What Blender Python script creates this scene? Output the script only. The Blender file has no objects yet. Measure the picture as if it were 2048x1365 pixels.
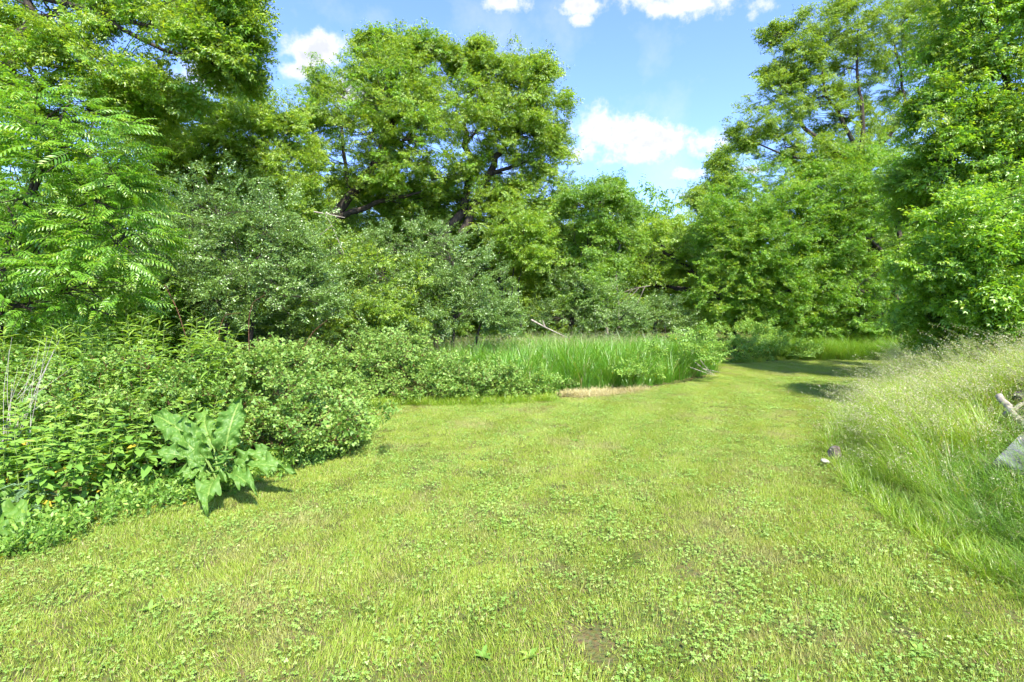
import bpy, math, random
import numpy as np

# ------------------------------------------------------------------ camera, world, sun, exposure
SC = bpy.context.scene
COL = SC.collection
HOR, FPX, EYE = 628.0, 1024.0, 1.6      # horizon row, focal length in photo pixels, eye height

cam_d = bpy.data.cameras.new('camera'); cam = bpy.data.objects.new('camera', cam_d); COL.objects.link(cam)
cam.location = (0, 0, EYE); cam.rotation_euler = (math.pi / 2, 0, 0)
cam_d.sensor_width = 36; cam_d.lens = 18; cam_d.shift_y = -(682.5 - HOR) / 2048
cam_d.clip_start = 0.05; cam_d.clip_end = 2000
SC.camera = cam

SUN = np.array([0.22, -0.58, 0.79]); SUN = SUN / np.linalg.norm(SUN)
SUN_EL = math.asin(SUN[2]); SUN_AZ = math.atan2(SUN[0], SUN[1])

SC.view_settings.view_transform = 'Standard'; SC.view_settings.look = 'None'
SC.view_settings.gamma = 1; SC.view_settings.use_curve_mapping = False
SC.view_settings.exposure = 1.78
SC.render.engine = 'CYCLES'
SC.cycles.max_bounces = 8; SC.cycles.diffuse_bounces = 6; SC.cycles.glossy_bounces = 2
SC.cycles.transmission_bounces = 5; SC.cycles.transparent_max_bounces = 4
SC.cycles.use_denoising = True
SC.cycles.use_adaptive_sampling = True; SC.cycles.adaptive_threshold = 0.03
SC.cycles.sample_clamp_indirect = 6
SC.cycles.caustics_reflective = False; SC.cycles.caustics_refractive = False

sd = bpy.data.lights.new('sun', 'SUN'); so = bpy.data.objects.new('sun', sd); COL.objects.link(so)
sd.energy = 3.9; sd.angle = math.radians(0.6); sd.color = (1.0, 0.955, 0.86)
from mathutils import Vector
so.rotation_euler = Vector(SUN).to_track_quat('Z', 'Y').to_euler(); so.location = (0, 0, 40)

W_ = bpy.data.worlds.new('World'); SC.world = W_; W_.use_nodes = True
nt = W_.node_tree; nt.nodes.clear()
def N(t, **k):
    n = nt.nodes.new(t)
    for a, b in k.items(): setattr(n, a, b)
    return n
def L(a, b): nt.links.new(a, b)
def setin(n, i, v): n.inputs[i].default_value = v
def mth(op, a, b=None, c=None, clamp=False):
    n = N('ShaderNodeMath', operation=op); n.use_clamp = clamp
    for i, v in enumerate((a, b, c)):
        if v is None: continue
        if isinstance(v, (int, float)): n.inputs[i].default_value = v
        else: L(v, n.inputs[i])
    return n.outputs[0]
out = N('ShaderNodeOutputWorld'); bg = N('ShaderNodeBackground'); L(bg.outputs[0], out.inputs[0])
sky = N('ShaderNodeTexSky', sky_type='NISHITA'); sky.sun_disc = False
sky.sun_elevation = SUN_EL; sky.sun_rotation = SUN_AZ
sky.air_density = 1.0; sky.dust_density = 0.25; sky.ozone_density = 1.5
bg.inputs[1].default_value = 0.145
tc = N('ShaderNodeTexCoord'); sep = N('ShaderNodeSeparateXYZ'); L(tc.outputs['Generated'], sep.inputs[0])
X, Y, Z = sep.outputs
yy = mth('MAXIMUM', Y, 0.02)
u = mth('DIVIDE', X, yy); v = mth('DIVIDE', Z, yy)
def noise(scale, detail=8, rough=0.6, w=0.0, src=None):
    n = N('ShaderNodeTexNoise', noise_dimensions='4D'); setin(n, 'Scale', scale); setin(n, 'Detail', detail)
    setin(n, 'Roughness', rough); setin(n, 'W', w); L(src or tc.outputs['Generated'], n.inputs['Vector'])
    return n.outputs['Fac']
n1 = noise(15.0, 10, 0.62, 3.1); n2 = noise(44, 8, 0.62, 7.7)
def C(px, py, rx, ry): return ((px - 1024) / FPX, (HOR - py) / FPX, rx / FPX, ry / FPX)
clouds = [C(1200, 265, 130, 50), C(1310, 290, 140, 52), C(1430, 285, 70, 34), C(1375, 352, 62, 20), C(1415, 10, 165, 40), C(1330, 20, 65, 24),
          C(1000, 6, 70, 30), C(1155, 12, 44, 26), C(1160, 42, 26, 18), C(635, 100, 70, 36), C(600, 140, 34, 22), C(430, 150, 80, 55), C(340, 190, 70, 40),
          C(1240, 405, 30, 13), C(1290, 432, 26, 6), C(1130, 300, 40, 30), C(690, 190, 60, 40), C(1385, 392, 40, 12), C(1500, 340, 40, 10),
          C(-500, 200, 260, 90), C(2500, 120, 300, 90), C(900, -500, 330, 110), C(1900, -330, 260, 70), C(200, -420, 240, 90)]
acc = None
for (uc, vc, ru, rv) in clouds:
    a = mth('DIVIDE', mth('SUBTRACT', u, uc), ru); b = mth('DIVIDE', mth('SUBTRACT', v, vc), rv)
    # flat bottoms: stretch the part under the centre
    b = mth('MULTIPLY', b, mth('ADD', 1.0, mth('MULTIPLY', mth('LESS_THAN', b, 0.0), 0.15)))
    d = mth('SUBTRACT', 1.0, mth('SQRT', mth('ADD', mth('MULTIPLY', a, a), mth('MULTIPLY', b, b))))
    acc = d if acc is None else mth('SMOOTH_MAX', acc, d, 0.25)
front = mth('GREATER_THAN', Y, 0.03)
acc = mth('MULTIPLY', mth('MAXIMUM', acc, -1.5), 1.0)
gen = mth('SUBTRACT', noise(2.2, 3, 0.5, 11.0), 0.62)             # scattered clouds over the unseen rest of the sky, cover raised for fill light
accb = mth('MULTIPLY', gen, 4.0)
accm = N('ShaderNodeMix', data_type='FLOAT'); L(front, accm.inputs[0]); L(accb, accm.inputs[2]); L(acc, accm.inputs[3])
dens = mth('ADD', accm.outputs[0], mth('MULTIPLY', mth('SUBTRACT', n1, 0.5), 3.5))
dens = mth('ADD', dens, mth('MULTIPLY', mth('SUBTRACT', n2, 0.5), 1.6))
mr = N('ShaderNodeMapRange', interpolation_type='SMOOTHSTEP'); L(dens, mr.inputs[0]); setin(mr, 1, -0.1); setin(mr, 2, 0.9)
wisp = mth('MULTIPLY', mth('MAXIMUM', mth('SUBTRACT', noise(4.5, 8, 0.6, 21.0), 0.52), 0.0), 1.6, clamp=True)
cover = mth('MAXIMUM', mr.outputs[0], mth('MINIMUM', wisp, 0.35))
mr2 = N('ShaderNodeMapRange', interpolation_type='SMOOTHSTEP'); L(dens, mr2.inputs[0]); setin(mr2, 1, 0.35); setin(mr2, 2, 1.4)
cc = N('ShaderNodeMix', data_type='RGBA'); L(mth('MULTIPLY', mr2.outputs[0], mth('MULTIPLY', n1, 1.3), clamp=True), cc.inputs[0])
cc.inputs[6].default_value = (2.5, 2.5, 2.55, 1); cc.inputs[7].default_value = (1.65, 1.74, 1.95, 1)  # white to blue-grey where thick: cloud shading painted into the colour
tint = N('ShaderNodeMix', data_type='RGBA', blend_type='MULTIPLY'); tint.inputs[0].default_value = 1
L(sky.outputs[0], tint.inputs[6]); tint.inputs[7].default_value = (0.62, 0.70, 1.0, 1)
low = N('ShaderNodeMapRange', interpolation_type='SMOOTHSTEP'); L(Z, low.inputs[0]); setin(low, 1, -0.02); setin(low, 2, 0.05)
sm = N('ShaderNodeMix', data_type='RGBA'); L(mth('MULTIPLY', cover, low.outputs[0]), sm.inputs[0]); L(tint.outputs[2], sm.inputs[6]); L(cc.outputs[2], sm.inputs[7])
L(sm.outputs[2], bg.inputs[0])
SC.world.cycles.sampling_method = 'MANUAL'; SC.world.cycles.sample_map_resolution = 512

# ------------------------------------------------------------------ helpers
RNG = np.random.default_rng(7)
def P(px, py, Yd): return np.array([(px - 1024) / FPX * Yd, Yd, EYE + (HOR - py) / FPX * Yd])
def G(px, py): Yd = EYE * FPX / (py - HOR); return np.array([(px - 1024) / FPX * Yd, Yd])
def nrm(a):
    a = np.asarray(a, float); return a / np.maximum(np.linalg.norm(a, axis=-1, keepdims=True), 1e-9)
def sstep(a, b, x): t = np.clip((x - a) / (b - a), 0, 1); return t * t * (3 - 2 * t)

BANK = np.array([[2.2, -2], [2.75, 1.5], [2.95, 3.1], [3.05, 4.2], [3.5, 5.6], [4.5, 7.2], [5.6, 8.6], [7.6, 11.3], [10.4, 15], [13.5, 18.2], [40, 21]])
def bank_d(x, y):
    """signed distance to the right of the bank's foot"""
    x = np.asarray(x, float); y = np.asarray(y, float)
    best = np.full(np.broadcast(x, y).shape, 1e9); sg = np.ones_like(best)
    for (a, b) in zip(BANK[:-1], BANK[1:]):
        d = b - a; t = np.clip(((x - a[0]) * d[0] + (y - a[1]) * d[1]) / d.dot(d), 0, 1)
        ex = x - (a[0] + t * d[0]); ey = y - (a[1] + t * d[1]); q = np.hypot(ex, ey)
        s = np.sign(ex * d[1] - ey * d[0]); m = q < best
        best = np.where(m, q, best); sg = np.where(m, s, sg)
    return best * sg
def H(x, y):
    d = bank_d(x, y)
    h = 0.80 * sstep(0.1, 3.0, d) + 0.55 * sstep(3.0, 9, d)
    h = h + 0.018 * np.sin(x * 1.3 + 0.7 * y) * np.sin(y * 0.9) - 0.03
    return h

def mesh_obj(name, V, F, mats, parent=None, tone=None, midx=None, smooth=False, link=True):
    me = bpy.data.meshes.new(name); V = np.asarray(V, np.float32)
    if isinstance(F, np.ndarray):
        k = F.shape[1]; me.vertices.add(len(V)); me.vertices.foreach_set('co', V.ravel())
        me.loops.add(F.size); me.loops.foreach_set('vertex_index', F.ravel().astype(np.int32))
        me.polygons.add(len(F)); me.polygons.foreach_set('loop_start', np.arange(0, F.size, k, dtype=np.int32))
        me.polygons.foreach_set('loop_total', np.full(len(F), k, np.int32))
        if midx is not None: me.polygons.foreach_set('material_index', np.asarray(midx, np.int32))
    else: me.from_pydata([tuple(v) for v in V], [], F)
    for m in (mats if isinstance(mats, (list, tuple)) else [mats]): me.materials.append(m)
    if tone is not None:
        at = me.attributes.new('tone', 'FLOAT', 'POINT'); at.data.foreach_set('value', np.asarray(tone, np.float32))
    me.update(calc_edges=True)
    if smooth: me.polygons.foreach_set('use_smooth', np.ones(len(me.polygons), bool))
    o = bpy.data.objects.new(name, me)
    if link: COL.objects.link(o)
    if parent is not None: o.parent = parent
    return o

class MB:
    """collects triangles with a tone value and a material slot"""
    def __init__(s): s.V = []; s.F = []; s.T = []; s.M = []; s.n = 0
    def add(s, V, F, tone=0.5, m=0):
        V = np.asarray(V, float).reshape(-1, 3); F = np.asarray(F, int).reshape(-1, 3)
        s.V.append(V); s.F.append(F + s.n); s.T.append(np.broadcast_to(np.asarray(tone, float), (len(V),)).copy())
        s.M.append(np.full(len(F), m)); s.n += len(V)
    def tube(s, pts, rad, sides=6, tone=0.5, m=0, cap=False):
        pts = np.asarray(pts, float); n = len(pts); rad = np.broadcast_to(np.asarray(rad, float), (n,))
        t = nrm(np.gradient(pts, axis=0)); ref = np.array([0.31, 0.17, 0.93]) if abs(t[0][2]) < 0.8 else np.array([0.9, 0.3, 0.1])
        a = nrm(np.cross(t, ref)); b = np.cross(t, a)
        ph = np.linspace(0, 2 * np.pi, sides, endpoint=False)
        V = pts[:, None] + rad[:, None, None] * (a[:, None] * np.cos(ph)[None, :, None] + b[:, None] * np.sin(ph)[None, :, None])
        i = np.arange(n - 1)[:, None] * sides; j = np.arange(sides)[None]; j2 = (j + 1) % sides
        A, B, Cc, D = i + j, i + j2, i + sides + j2, i + sides + j
        F = np.concatenate([np.stack([A, B, Cc], -1).reshape(-1, 3), np.stack([A, Cc, D], -1).reshape(-1, 3)])
        V = V.reshape(-1, 3)
        if cap:
            V = np.vstack([V, pts[:1], pts[-1:]]); k = n * sides; jj = np.arange(sides); j3 = (jj + 1) % sides
            F = np.vstack([F, np.stack([np.full(sides, k), j3, jj], -1), np.stack([np.full(sides, k + 1), (n - 1) * sides + jj, (n - 1) * sides + j3], -1)])
        s.add(V, F, tone, m)
    def leaves(s, tpl, O, D, Nn, Ln, Wd, tone=0.5, m=0):
        TV, TF = tpl; O = np.atleast_2d(O); n = len(O)
        D = nrm(np.broadcast_to(D, (n, 3))); S = nrm(np.cross(np.broadcast_to(Nn, (n, 3)), D)); U = np.cross(D, S)
        Ln = np.broadcast_to(np.asarray(Ln, float), (n,)); Wd = np.broadcast_to(np.asarray(Wd, float), (n,))
        V = O[:, None] + TV[None, :, 0, None] * (D * Ln[:, None])[:, None] + TV[None, :, 1, None] * (S * Wd[:, None])[:, None] + TV[None, :, 2, None] * (U * Ln[:, None])[:, None]
        F = (TF[None] + (np.arange(n) * len(TV))[:, None, None]).reshape(-1, 3)
        s.add(V.reshape(-1, 3), F, np.repeat(np.broadcast_to(np.asarray(tone, float), (n,)), len(TV)), m)
    def obj(s, name, mats, parent=None, smooth=False, link=True):
        return mesh_obj(name, np.vstack(s.V), np.vstack(s.F), mats, parent, np.concatenate(s.T), np.concatenate(s.M), smooth, link)

KITE = (np.array([[0, 0, 0], [.42, .5, .10], [1, 0, -.12], [.42, -.5, .10]]), np.array([[0, 2, 1], [0, 3, 2]]))
LEAF = (np.array([[0, 0, 0], [.28, .44, .05], [.3, 0, -.01], [.28, -.44, .05], [.66, .36, 0], [.66, 0, -.05], [.66, -.36, 0], [1, 0, -.16]]),
        np.array([[0, 2, 1], [0, 3, 2], [1, 2, 5], [1, 5, 4], [3, 5, 2], [3, 6, 5], [4, 5, 7], [5, 6, 7]]))
BLADE = (np.array([[0, .5, 0], [0, -.5, 0], [.55, .32, -.02], [.55, -.32, -.02], [1, 0, -.16]]), np.array([[0, 1, 3], [0, 3, 2], [2, 3, 4]]))

def tag(o, label=None, cat=None, group=None, kind=None):
    if label: o['label'] = label
    if cat: o['category'] = cat
    if group: o['group'] = group
    if kind: o['kind'] = kind
    return o
def empty(name, loc):
    o = bpy.data.objects.new(name, None); COL.objects.link(o); o.location = tuple(float(c) for c in loc); o.empty_display_size = 0.2
    return o

# ------------------------------------------------------------------ materials
def new_mat(name):
    m = bpy.data.materials.new(name); m.use_nodes = True; m.node_tree.nodes.clear(); return m, m.node_tree
def leaf_mat(name, cA, cB, cY, trans=0.42, spec=0.035, rough=0.42, patch=None, pscale=0.35, cOld=None, soft=1.0):
    """cA, cB: two leaf greens; cY: young or tip leaves; patch: colour taken on in noise patches"""
    m, t = new_mat(name); n = t.nodes.new; l = t.links.new
    oi = n('ShaderNodeObjectInfo'); at = n('ShaderNodeAttribute'); at.attribute_name = 'tone'
    geo = n('ShaderNodeNewGeometry')
    nz = n('ShaderNodeTexNoise'); nz.inputs['Scale'].default_value = pscale; nz.inputs['Detail'].default_value = 5; nz.inputs['Roughness'].default_value = 0.65
    l(geo.outputs['Position'], nz.inputs['Vector'])
    def mix(f, a, b):
        x = n('ShaderNodeMix'); x.data_type = 'RGBA'
        if hasattr(f, 'links'): l(f, x.inputs[0])
        else: x.inputs[0].default_value = f
        for i, q in ((6, a), (7, b)):
            if hasattr(q, 'links'): l(q, x.inputs[i])
            else: x.inputs[i].default_value = (*q, 1)
        return x.outputs[2]
    ri = n('ShaderNodeMath'); ri.operation = 'MULTIPLY_ADD'; l(oi.outputs['Random'], ri.inputs[0]); ri.inputs[1].default_value = 0.6
    mr = n('ShaderNodeMapRange'); l(nz.outputs[0], mr.inputs[0]); mr.inputs[1].default_value = 0.35; mr.inputs[2].default_value = 0.65; mr.inputs[3].default_value = -0.1; mr.inputs[4].default_value = 0.6
    l(mr.outputs[0], ri.inputs[2]); ri.use_clamp = True
    c = mix(ri.outputs[0], cA, cB)
    ty = n('ShaderNodeMapRange'); ty.interpolation_type = 'SMOOTHSTEP'; l(at.outputs['Fac'], ty.inputs[0]); ty.inputs[1].default_value = 0.45; ty.inputs[2].default_value = 1.0
    c = mix(ty.outputs[0], c, cY)
    if cOld is not None:
        to = n('ShaderNodeMath'); to.operation = 'GREATER_THAN'; l(at.outputs['Fac'], to.inputs[0]); to.inputs[1].default_value = 1.5
        c = mix(to.outputs[0], c, cOld)
    if patch is not None:
        nz2 = n('ShaderNodeTexNoise'); nz2.inputs['Scale'].default_value = 0.9; nz2.inputs['Detail'].default_value = 6; nz2.inputs['Roughness'].default_value = 0.7
        l(geo.outputs['Position'], nz2.inputs['Vector'])
        mp = n('ShaderNodeMapRange'); mp.interpolation_type = 'SMOOTHSTEP'; l(nz2.outputs[0], mp.inputs[0]); mp.inputs[1].default_value = 0.50; mp.inputs[2].default_value = 0.62; mp.inputs[4].default_value = 0.6
        c = mix(mp.outputs[0], c, patch)
    df = n('ShaderNodeBsdfDiffuse'); tr = n('ShaderNodeBsdfTranslucent'); gl = n('ShaderNodeBsdfGlossy'); gl.inputs['Roughness'].default_value = rough
    gl.inputs['Color'].default_value = (1, 1, 1, 1)
    l(c, df.inputs[0])
    tcol = n('ShaderNodeMix'); tcol.data_type = 'RGBA'; tcol.blend_type = 'MULTIPLY'; tcol.inputs[0].default_value = 1; l(c, tcol.inputs[6]); tcol.inputs[7].default_value = (1.5, 1.35, 0.55, 1)
    l(tcol.outputs[2], tr.inputs[0])
    m1 = n('ShaderNodeMixShader'); m1.inputs[0].default_value = trans; l(df.outputs[0], m1.inputs[1]); l(tr.outputs[0], m1.inputs[2])
    m2 = n('ShaderNodeMixShader'); m2.inputs[0].default_value = spec; l(m1.outputs[0], m2.inputs[1]); l(gl.outputs[0], m2.inputs[2])
    o = n('ShaderNodeOutputMaterial'); l(m2.outputs[0], o.inputs[0])
    return m
def rough_mat(name, c1, c2, scale=8, rough=0.9, bump=0.3, stretch=(1, 1, 1), c3=None, detail=8):
    m, t = new_mat(name); n = t.nodes.new; l = t.links.new
    geo = n('ShaderNodeTexCoord'); mp = n('ShaderNodeMapping'); mp.inputs['Scale'].default_value = stretch; l(geo.outputs['Object'], mp.inputs[0])
    nz = n('ShaderNodeTexNoise'); nz.inputs['Scale'].default_value = scale; nz.inputs['Detail'].default_value = detail; nz.inputs['Roughness'].default_value = 0.65; l(mp.outputs[0], nz.inputs['Vector'])
    cr = n('ShaderNodeValToRGB'); l(nz.outputs[0], cr.inputs[0]); e = cr.color_ramp.elements
    e[0].position = 0.35; e[0].color = (*c1, 1); e[1].position = 0.65; e[1].color = (*c2, 1)
    if c3 is not None: q = e.new(0.8); q.color = (*c3, 1)
    b = n('ShaderNodeBsdfPrincipled'); b.inputs['Roughness'].default_value = rough; l(cr.outputs[0], b.inputs['Base Color'])
    b.inputs['Specular IOR Level'].default_value = 0.2
    bp = n('ShaderNodeBump'); bp.inputs['Strength'].default_value = bump; bp.inputs['Distance'].default_value = 0.02; l(nz.outputs[0], bp.inputs['Height']); l(bp.outputs[0], b.inputs['Normal'])
    o = n('ShaderNodeOutputMaterial'); l(b.outputs[0], o.inputs[0]); return m

BARK = rough_mat('bark', (0.025, 0.020, 0.015), (0.080, 0.066, 0.050), 14, bump=0.8, stretch=(1, 1, 0.25))
BARK_PALE = rough_mat('pale_bark', (0.10, 0.085, 0.06), (0.26, 0.23, 0.18), 14, bump=0.6, stretch=(1, 1, 0.25))
DEADWOOD = rough_mat('dead_wood', (0.16, 0.13, 0.10), (0.42, 0.37, 0.30), 18, bump=0.6)
CANE = rough_mat('red_cane', (0.09, 0.035, 0.022), (0.17, 0.075, 0.045), 20, bump=0.2)
DRYSTEM = rough_mat('dry_stem', (0.35, 0.30, 0.27), (0.6, 0.54, 0.48), 20, bump=0.2)
STEM = rough_mat('green_stem', (0.10, 0.17, 0.04), (0.20, 0.26, 0.07), 20, bump=0.1)
M = {}
M['box'] = leaf_mat('maple_leaf', (0.18, 0.31, 0.026), (0.245, 0.385, 0.034), (0.44, 0.54, 0.05), trans=0.5)
M['boxy'] = leaf_mat('yellow_green_maple_leaf', (0.185, 0.345, 0.026), (0.265, 0.42, 0.034), (0.44, 0.54, 0.05), trans=0.5)
M['boxd'] = leaf_mat('deep_green_maple_leaf', (0.135, 0.285, 0.025), (0.19, 0.35, 0.033), (0.34, 0.48, 0.05), trans=0.48)
M['boxb'] = leaf_mat('bright_maple_leaf', (0.155, 0.335, 0.022), (0.215, 0.41, 0.03), (0.38, 0.52, 0.045), trans=0.5)
M['grey'] = leaf_mat('grey_green_leaf', (0.155, 0.295, 0.055), (0.225, 0.365, 0.075), (0.31, 0.45, 0.1), trans=0.34, spec=0.07, rough=0.35)
M['walnut'] = leaf_mat('walnut_leaf', (0.11, 0.28, 0.02), (0.18, 0.36, 0.026), (0.44, 0.53, 0.035), trans=0.46, spec=0.035, rough=0.4)
M['bramble'] = leaf_mat('bramble_leaf', (0.14, 0.275, 0.045), (0.195, 0.34, 0.058), (0.3, 0.43, 0.085), trans=0.36, spec=0.025, rough=0.5, cOld=(0.55, 0.42, 0.06))
M['herb'] = leaf_mat('herb_leaf', (0.15, 0.31, 0.045), (0.22, 0.38, 0.055), (0.33, 0.48, 0.08), trans=0.40, spec=0.025, rough=0.5, cOld=(0.60, 0.46, 0.05))
M['burdock'] = leaf_mat('burdock_leaf', (0.08, 0.185, 0.024), (0.12, 0.235, 0.03), (0.22, 0.33, 0.07), trans=0.30, spec=0.02, rough=0.55, pscale=14)
M['thistle'] = leaf_mat('thistle_leaf', (0.13, 0.23, 0.11), (0.18, 0.29, 0.14), (0.25, 0.36, 0.15), trans=0.3, spec=0.05)
M['lawn'] = leaf_mat('lawn_grass', (0.215, 0.335, 0.032), (0.325, 0.42, 0.052), (0.45, 0.5, 0.1), trans=0.36, spec=0.03, rough=0.5, patch=(0.36, 0.34, 0.13), pscale=0.30, cOld=(0.44, 0.35, 0.17))
M['clover'] = leaf_mat('clover_leaf', (0.18, 0.33, 0.05), (0.26, 0.41, 0.07), (0.38, 0.5, 0.13), trans=0.34, spec=0.03, rough=0.5, pscale=1.5)
M['reed'] = leaf_mat('reed_grass', (0.1, 0.275, 0.02), (0.16, 0.35, 0.028), (0.28, 0.44, 0.05), trans=0.42, spec=0.05, rough=0.4, cOld=(0.42, 0.36, 0.17))
M['tall'] = leaf_mat('tall_grass', (0.2, 0.36, 0.025), (0.32, 0.47, 0.04), (0.46, 0.54, 0.09), trans=0.42, spec=0.04, rough=0.45, pscale=0.8, cOld=(0.46, 0.38, 0.20))
M['tallg'] = leaf_mat('deep_tall_grass', (0.14, 0.3, 0.028), (0.2, 0.36, 0.038), (0.32, 0.45, 0.07), trans=0.40, spec=0.05, rough=0.45, cOld=(0.42, 0.36, 0.18))
M['seed'] = leaf_mat('seed_head', (0.42, 0.4, 0.24), (0.54, 0.48, 0.34), (0.6, 0.56, 0.38), trans=0.35, spec=0.03)
M['straw'] = leaf_mat('dead_straw', (0.40, 0.35, 0.16), (0.50, 0.45, 0.23), (0.6, 0.55, 0.33), trans=0.25, spec=0.03)

# ------------------------------------------------------------------ instancing of leaf masses (stuff)
_groups = {}
def scatter_group(key, protos):
    if key in _groups: return _groups[key]
    g = bpy.data.node_groups.new('scatter_' + key, 'GeometryNodeTree')
    g.interface.new_socket('Geometry', in_out='INPUT', socket_type='NodeSocketGeometry')
    g.interface.new_socket('Geometry', in_out='OUTPUT', socket_type='NodeSocketGeometry')
    a = g.nodes.new('NodeGroupInput'); z = g.nodes.new('NodeGroupOutput'); iop = g.nodes.new('GeometryNodeInstanceOnPoints')
    j = g.nodes.new('GeometryNodeJoinGeometry')
    for p in protos:
        oi = g.nodes.new('GeometryNodeObjectInfo'); oi.inputs['Object'].default_value = p
        gi = g.nodes.new('GeometryNodeGeometryToInstance'); g.links.new(oi.outputs['Geometry'], gi.inputs[0]); g.links.new(gi.outputs[0], j.inputs[0])
    def named(nm, ty):
        q = g.nodes.new('GeometryNodeInputNamedAttribute'); q.data_type = ty; q.inputs['Name'].default_value = nm; return q.outputs[0]
    g.links.new(a.outputs[0], iop.inputs['Points']); g.links.new(j.outputs[0], iop.inputs['Instance'])
    iop.inputs['Pick Instance'].default_value = True
    g.links.new(named('vid', 'INT'), iop.inputs['Instance Index'])
    g.links.new(named('rot', 'FLOAT_VECTOR'), iop.inputs['Rotation'])
    g.links.new(named('scl', 'FLOAT_VECTOR'), iop.inputs['Scale'])
    g.links.new(iop.outputs[0], z.inputs[0])
    _groups[key] = g; return g
PROTO = {}
NINST = [0]
def scatter(name, key, pts, rot, scl, parent=None, rng=RNG):
    """one object whose geometry is many copies of small leaf or blade bunches"""
    n = len(pts); NINST[0] += n
    me = bpy.data.meshes.new(name); me.vertices.add(n); me.vertices.foreach_set('co', np.asarray(pts, np.float32).ravel())
    scl = np.asarray(scl, np.float32)
    if scl.ndim == 1: scl = np.repeat(scl[:, None], 3, 1)
    a = me.attributes.new('rot', 'FLOAT_VECTOR', 'POINT'); a.data.foreach_set('vector', np.asarray(rot, np.float32).ravel())
    a = me.attributes.new('scl', 'FLOAT_VECTOR', 'POINT'); a.data.foreach_set('vector', scl.ravel())
    a = me.attributes.new('vid', 'INT', 'POINT'); a.data.foreach_set('value', rng.integers(0, len(PROTO[key]), n).astype(np.int32))
    o = bpy.data.objects.new(name, me); COL.objects.link(o)
    if parent is not None: o.parent = parent
    md = o.modifiers.new('scatter', 'NODES'); md.node_group = scatter_group(key, PROTO[key]); o['kind'] = 'stuff'
    return o
def euler(D, roll):
    D = nrm(D); return np.stack([roll, -np.arcsin(np.clip(D[:, 2], -1, 1)), np.arctan2(D[:, 1], D[:, 0])], -1)

# ------------------------------------------------------------------ leaf bunches
def spray(seed, mat, L_=0.6, nside=5, gap=0.06, mode='five', ll=0.075, lw=0.038, droop=0.35, twig=BARK, tpl=KITE, side_len=0.55, young=0.35, old=0.0, petiole=0.05, gravity=0.25, twr=0.0035):
    r = np.random.default_rng(seed); mb = MB()
    def curve(p0, d, length, n=6):
        pts = [p0]; d = nrm(d)
        for i in range(n):
            d = nrm(d + r.normal(0, 0.10, 3) + np.array([0, 0, -gravity / n])); pts.append(pts[-1] + d * length / n)
        return np.array(pts)
    main = curve(np.zeros(3), [1, 0, 0.15], L_); tw = [main]
    for i in range(nside):
        t = 0.12 + 0.75 * (i + r.random() * 0.6) / nside; k = t * 6; b = main[int(k)] * (1 - k % 1) + main[min(int(k) + 1, 6)] * (k % 1)
        s = 1 if i % 2 else -1; ang = r.uniform(0.6, 1.1) * s
        tw.append(curve(b, [math.cos(ang), math.sin(ang), r.uniform(-0.2, 0.45)], L_ * side_len * (1 - 0.55 * t) * r.uniform(0.7, 1.2), 4))
    O, D, Nn, Ln, T = [], [], [], [], []
    for w in tw:
        mb.tube(w, np.linspace(twr, twr * 0.35, len(w)), 3, 0.3, 1)
        seg = np.linalg.norm(np.diff(w, axis=0), axis=1).sum(); m = max(2, int(seg / gap))
        for q in range(m):
            f = (q + 0.6 + r.random() * 0.4) / m; k = min(f, 0.999) * (len(w) - 1); i0 = int(k); p = w[i0] * (1 - k % 1) + w[i0 + 1] * (k % 1)
            td = nrm(w[i0 + 1] - w[i0])
            for s in (1, -1):
                if r.random() < 0.12: continue
                sd_ = nrm(np.cross(td, [0, 0, 1]) * s + r.normal(0, 0.45, 3)); ld = nrm(td * r.uniform(0.3, 0.9) + sd_ + np.array([0, 0, -droop + r.normal(0, .2)]))
                up = nrm(np.array([0, 0, 1]) + r.normal(0, 0.6, 3)); pe = petiole * r.uniform(0.6, 1.2)
                tn = np.clip((f if w is not main else 0.3 + 0.7 * f) * r.uniform(0.3, 1.25) * young * 2.2, 0, 1)
                if old and r.random() < old: tn = 2.0
                e = p + ld * pe; sc = r.uniform(0.75, 1.2) * (1.15 - 0.35 * f)
                sv = nrm(np.cross(up, ld))
                if mode == 'one': lv = [(e, ld, 1)]
                elif mode == 'three': lv = [(e, ld, 1), (e, nrm(ld * .45 + sv), .8), (e, nrm(ld * .45 - sv), .8)]
                else:
                    e2 = e + ld * ll * 0.7
                    lv = [(e2, ld + np.array([0, 0, -.3]), 1.1), (e2, nrm(ld * .5 + sv - np.array([0, 0, .3])), .9), (e2, nrm(ld * .5 - sv - np.array([0, 0, .3])), .9), (e, nrm(ld * .3 + sv - np.array([0, 0, .25])), .8), (e, nrm(ld * .3 - sv - np.array([0, 0, .25])), .8)]
                for (a, b, c) in lv: O.append(a); D.append(b); Nn.append(nrm(up + r.normal(0, .22, 3))); Ln.append(c * sc); T.append(tn)
    Ln = np.array(Ln); mb.leaves(tpl, np.array(O), np.array(D), np.array(Nn), Ln * ll, Ln * lw, np.array(T), 0)
    return mb.obj('leafy_twig', [mat, twig], link=False)
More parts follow.
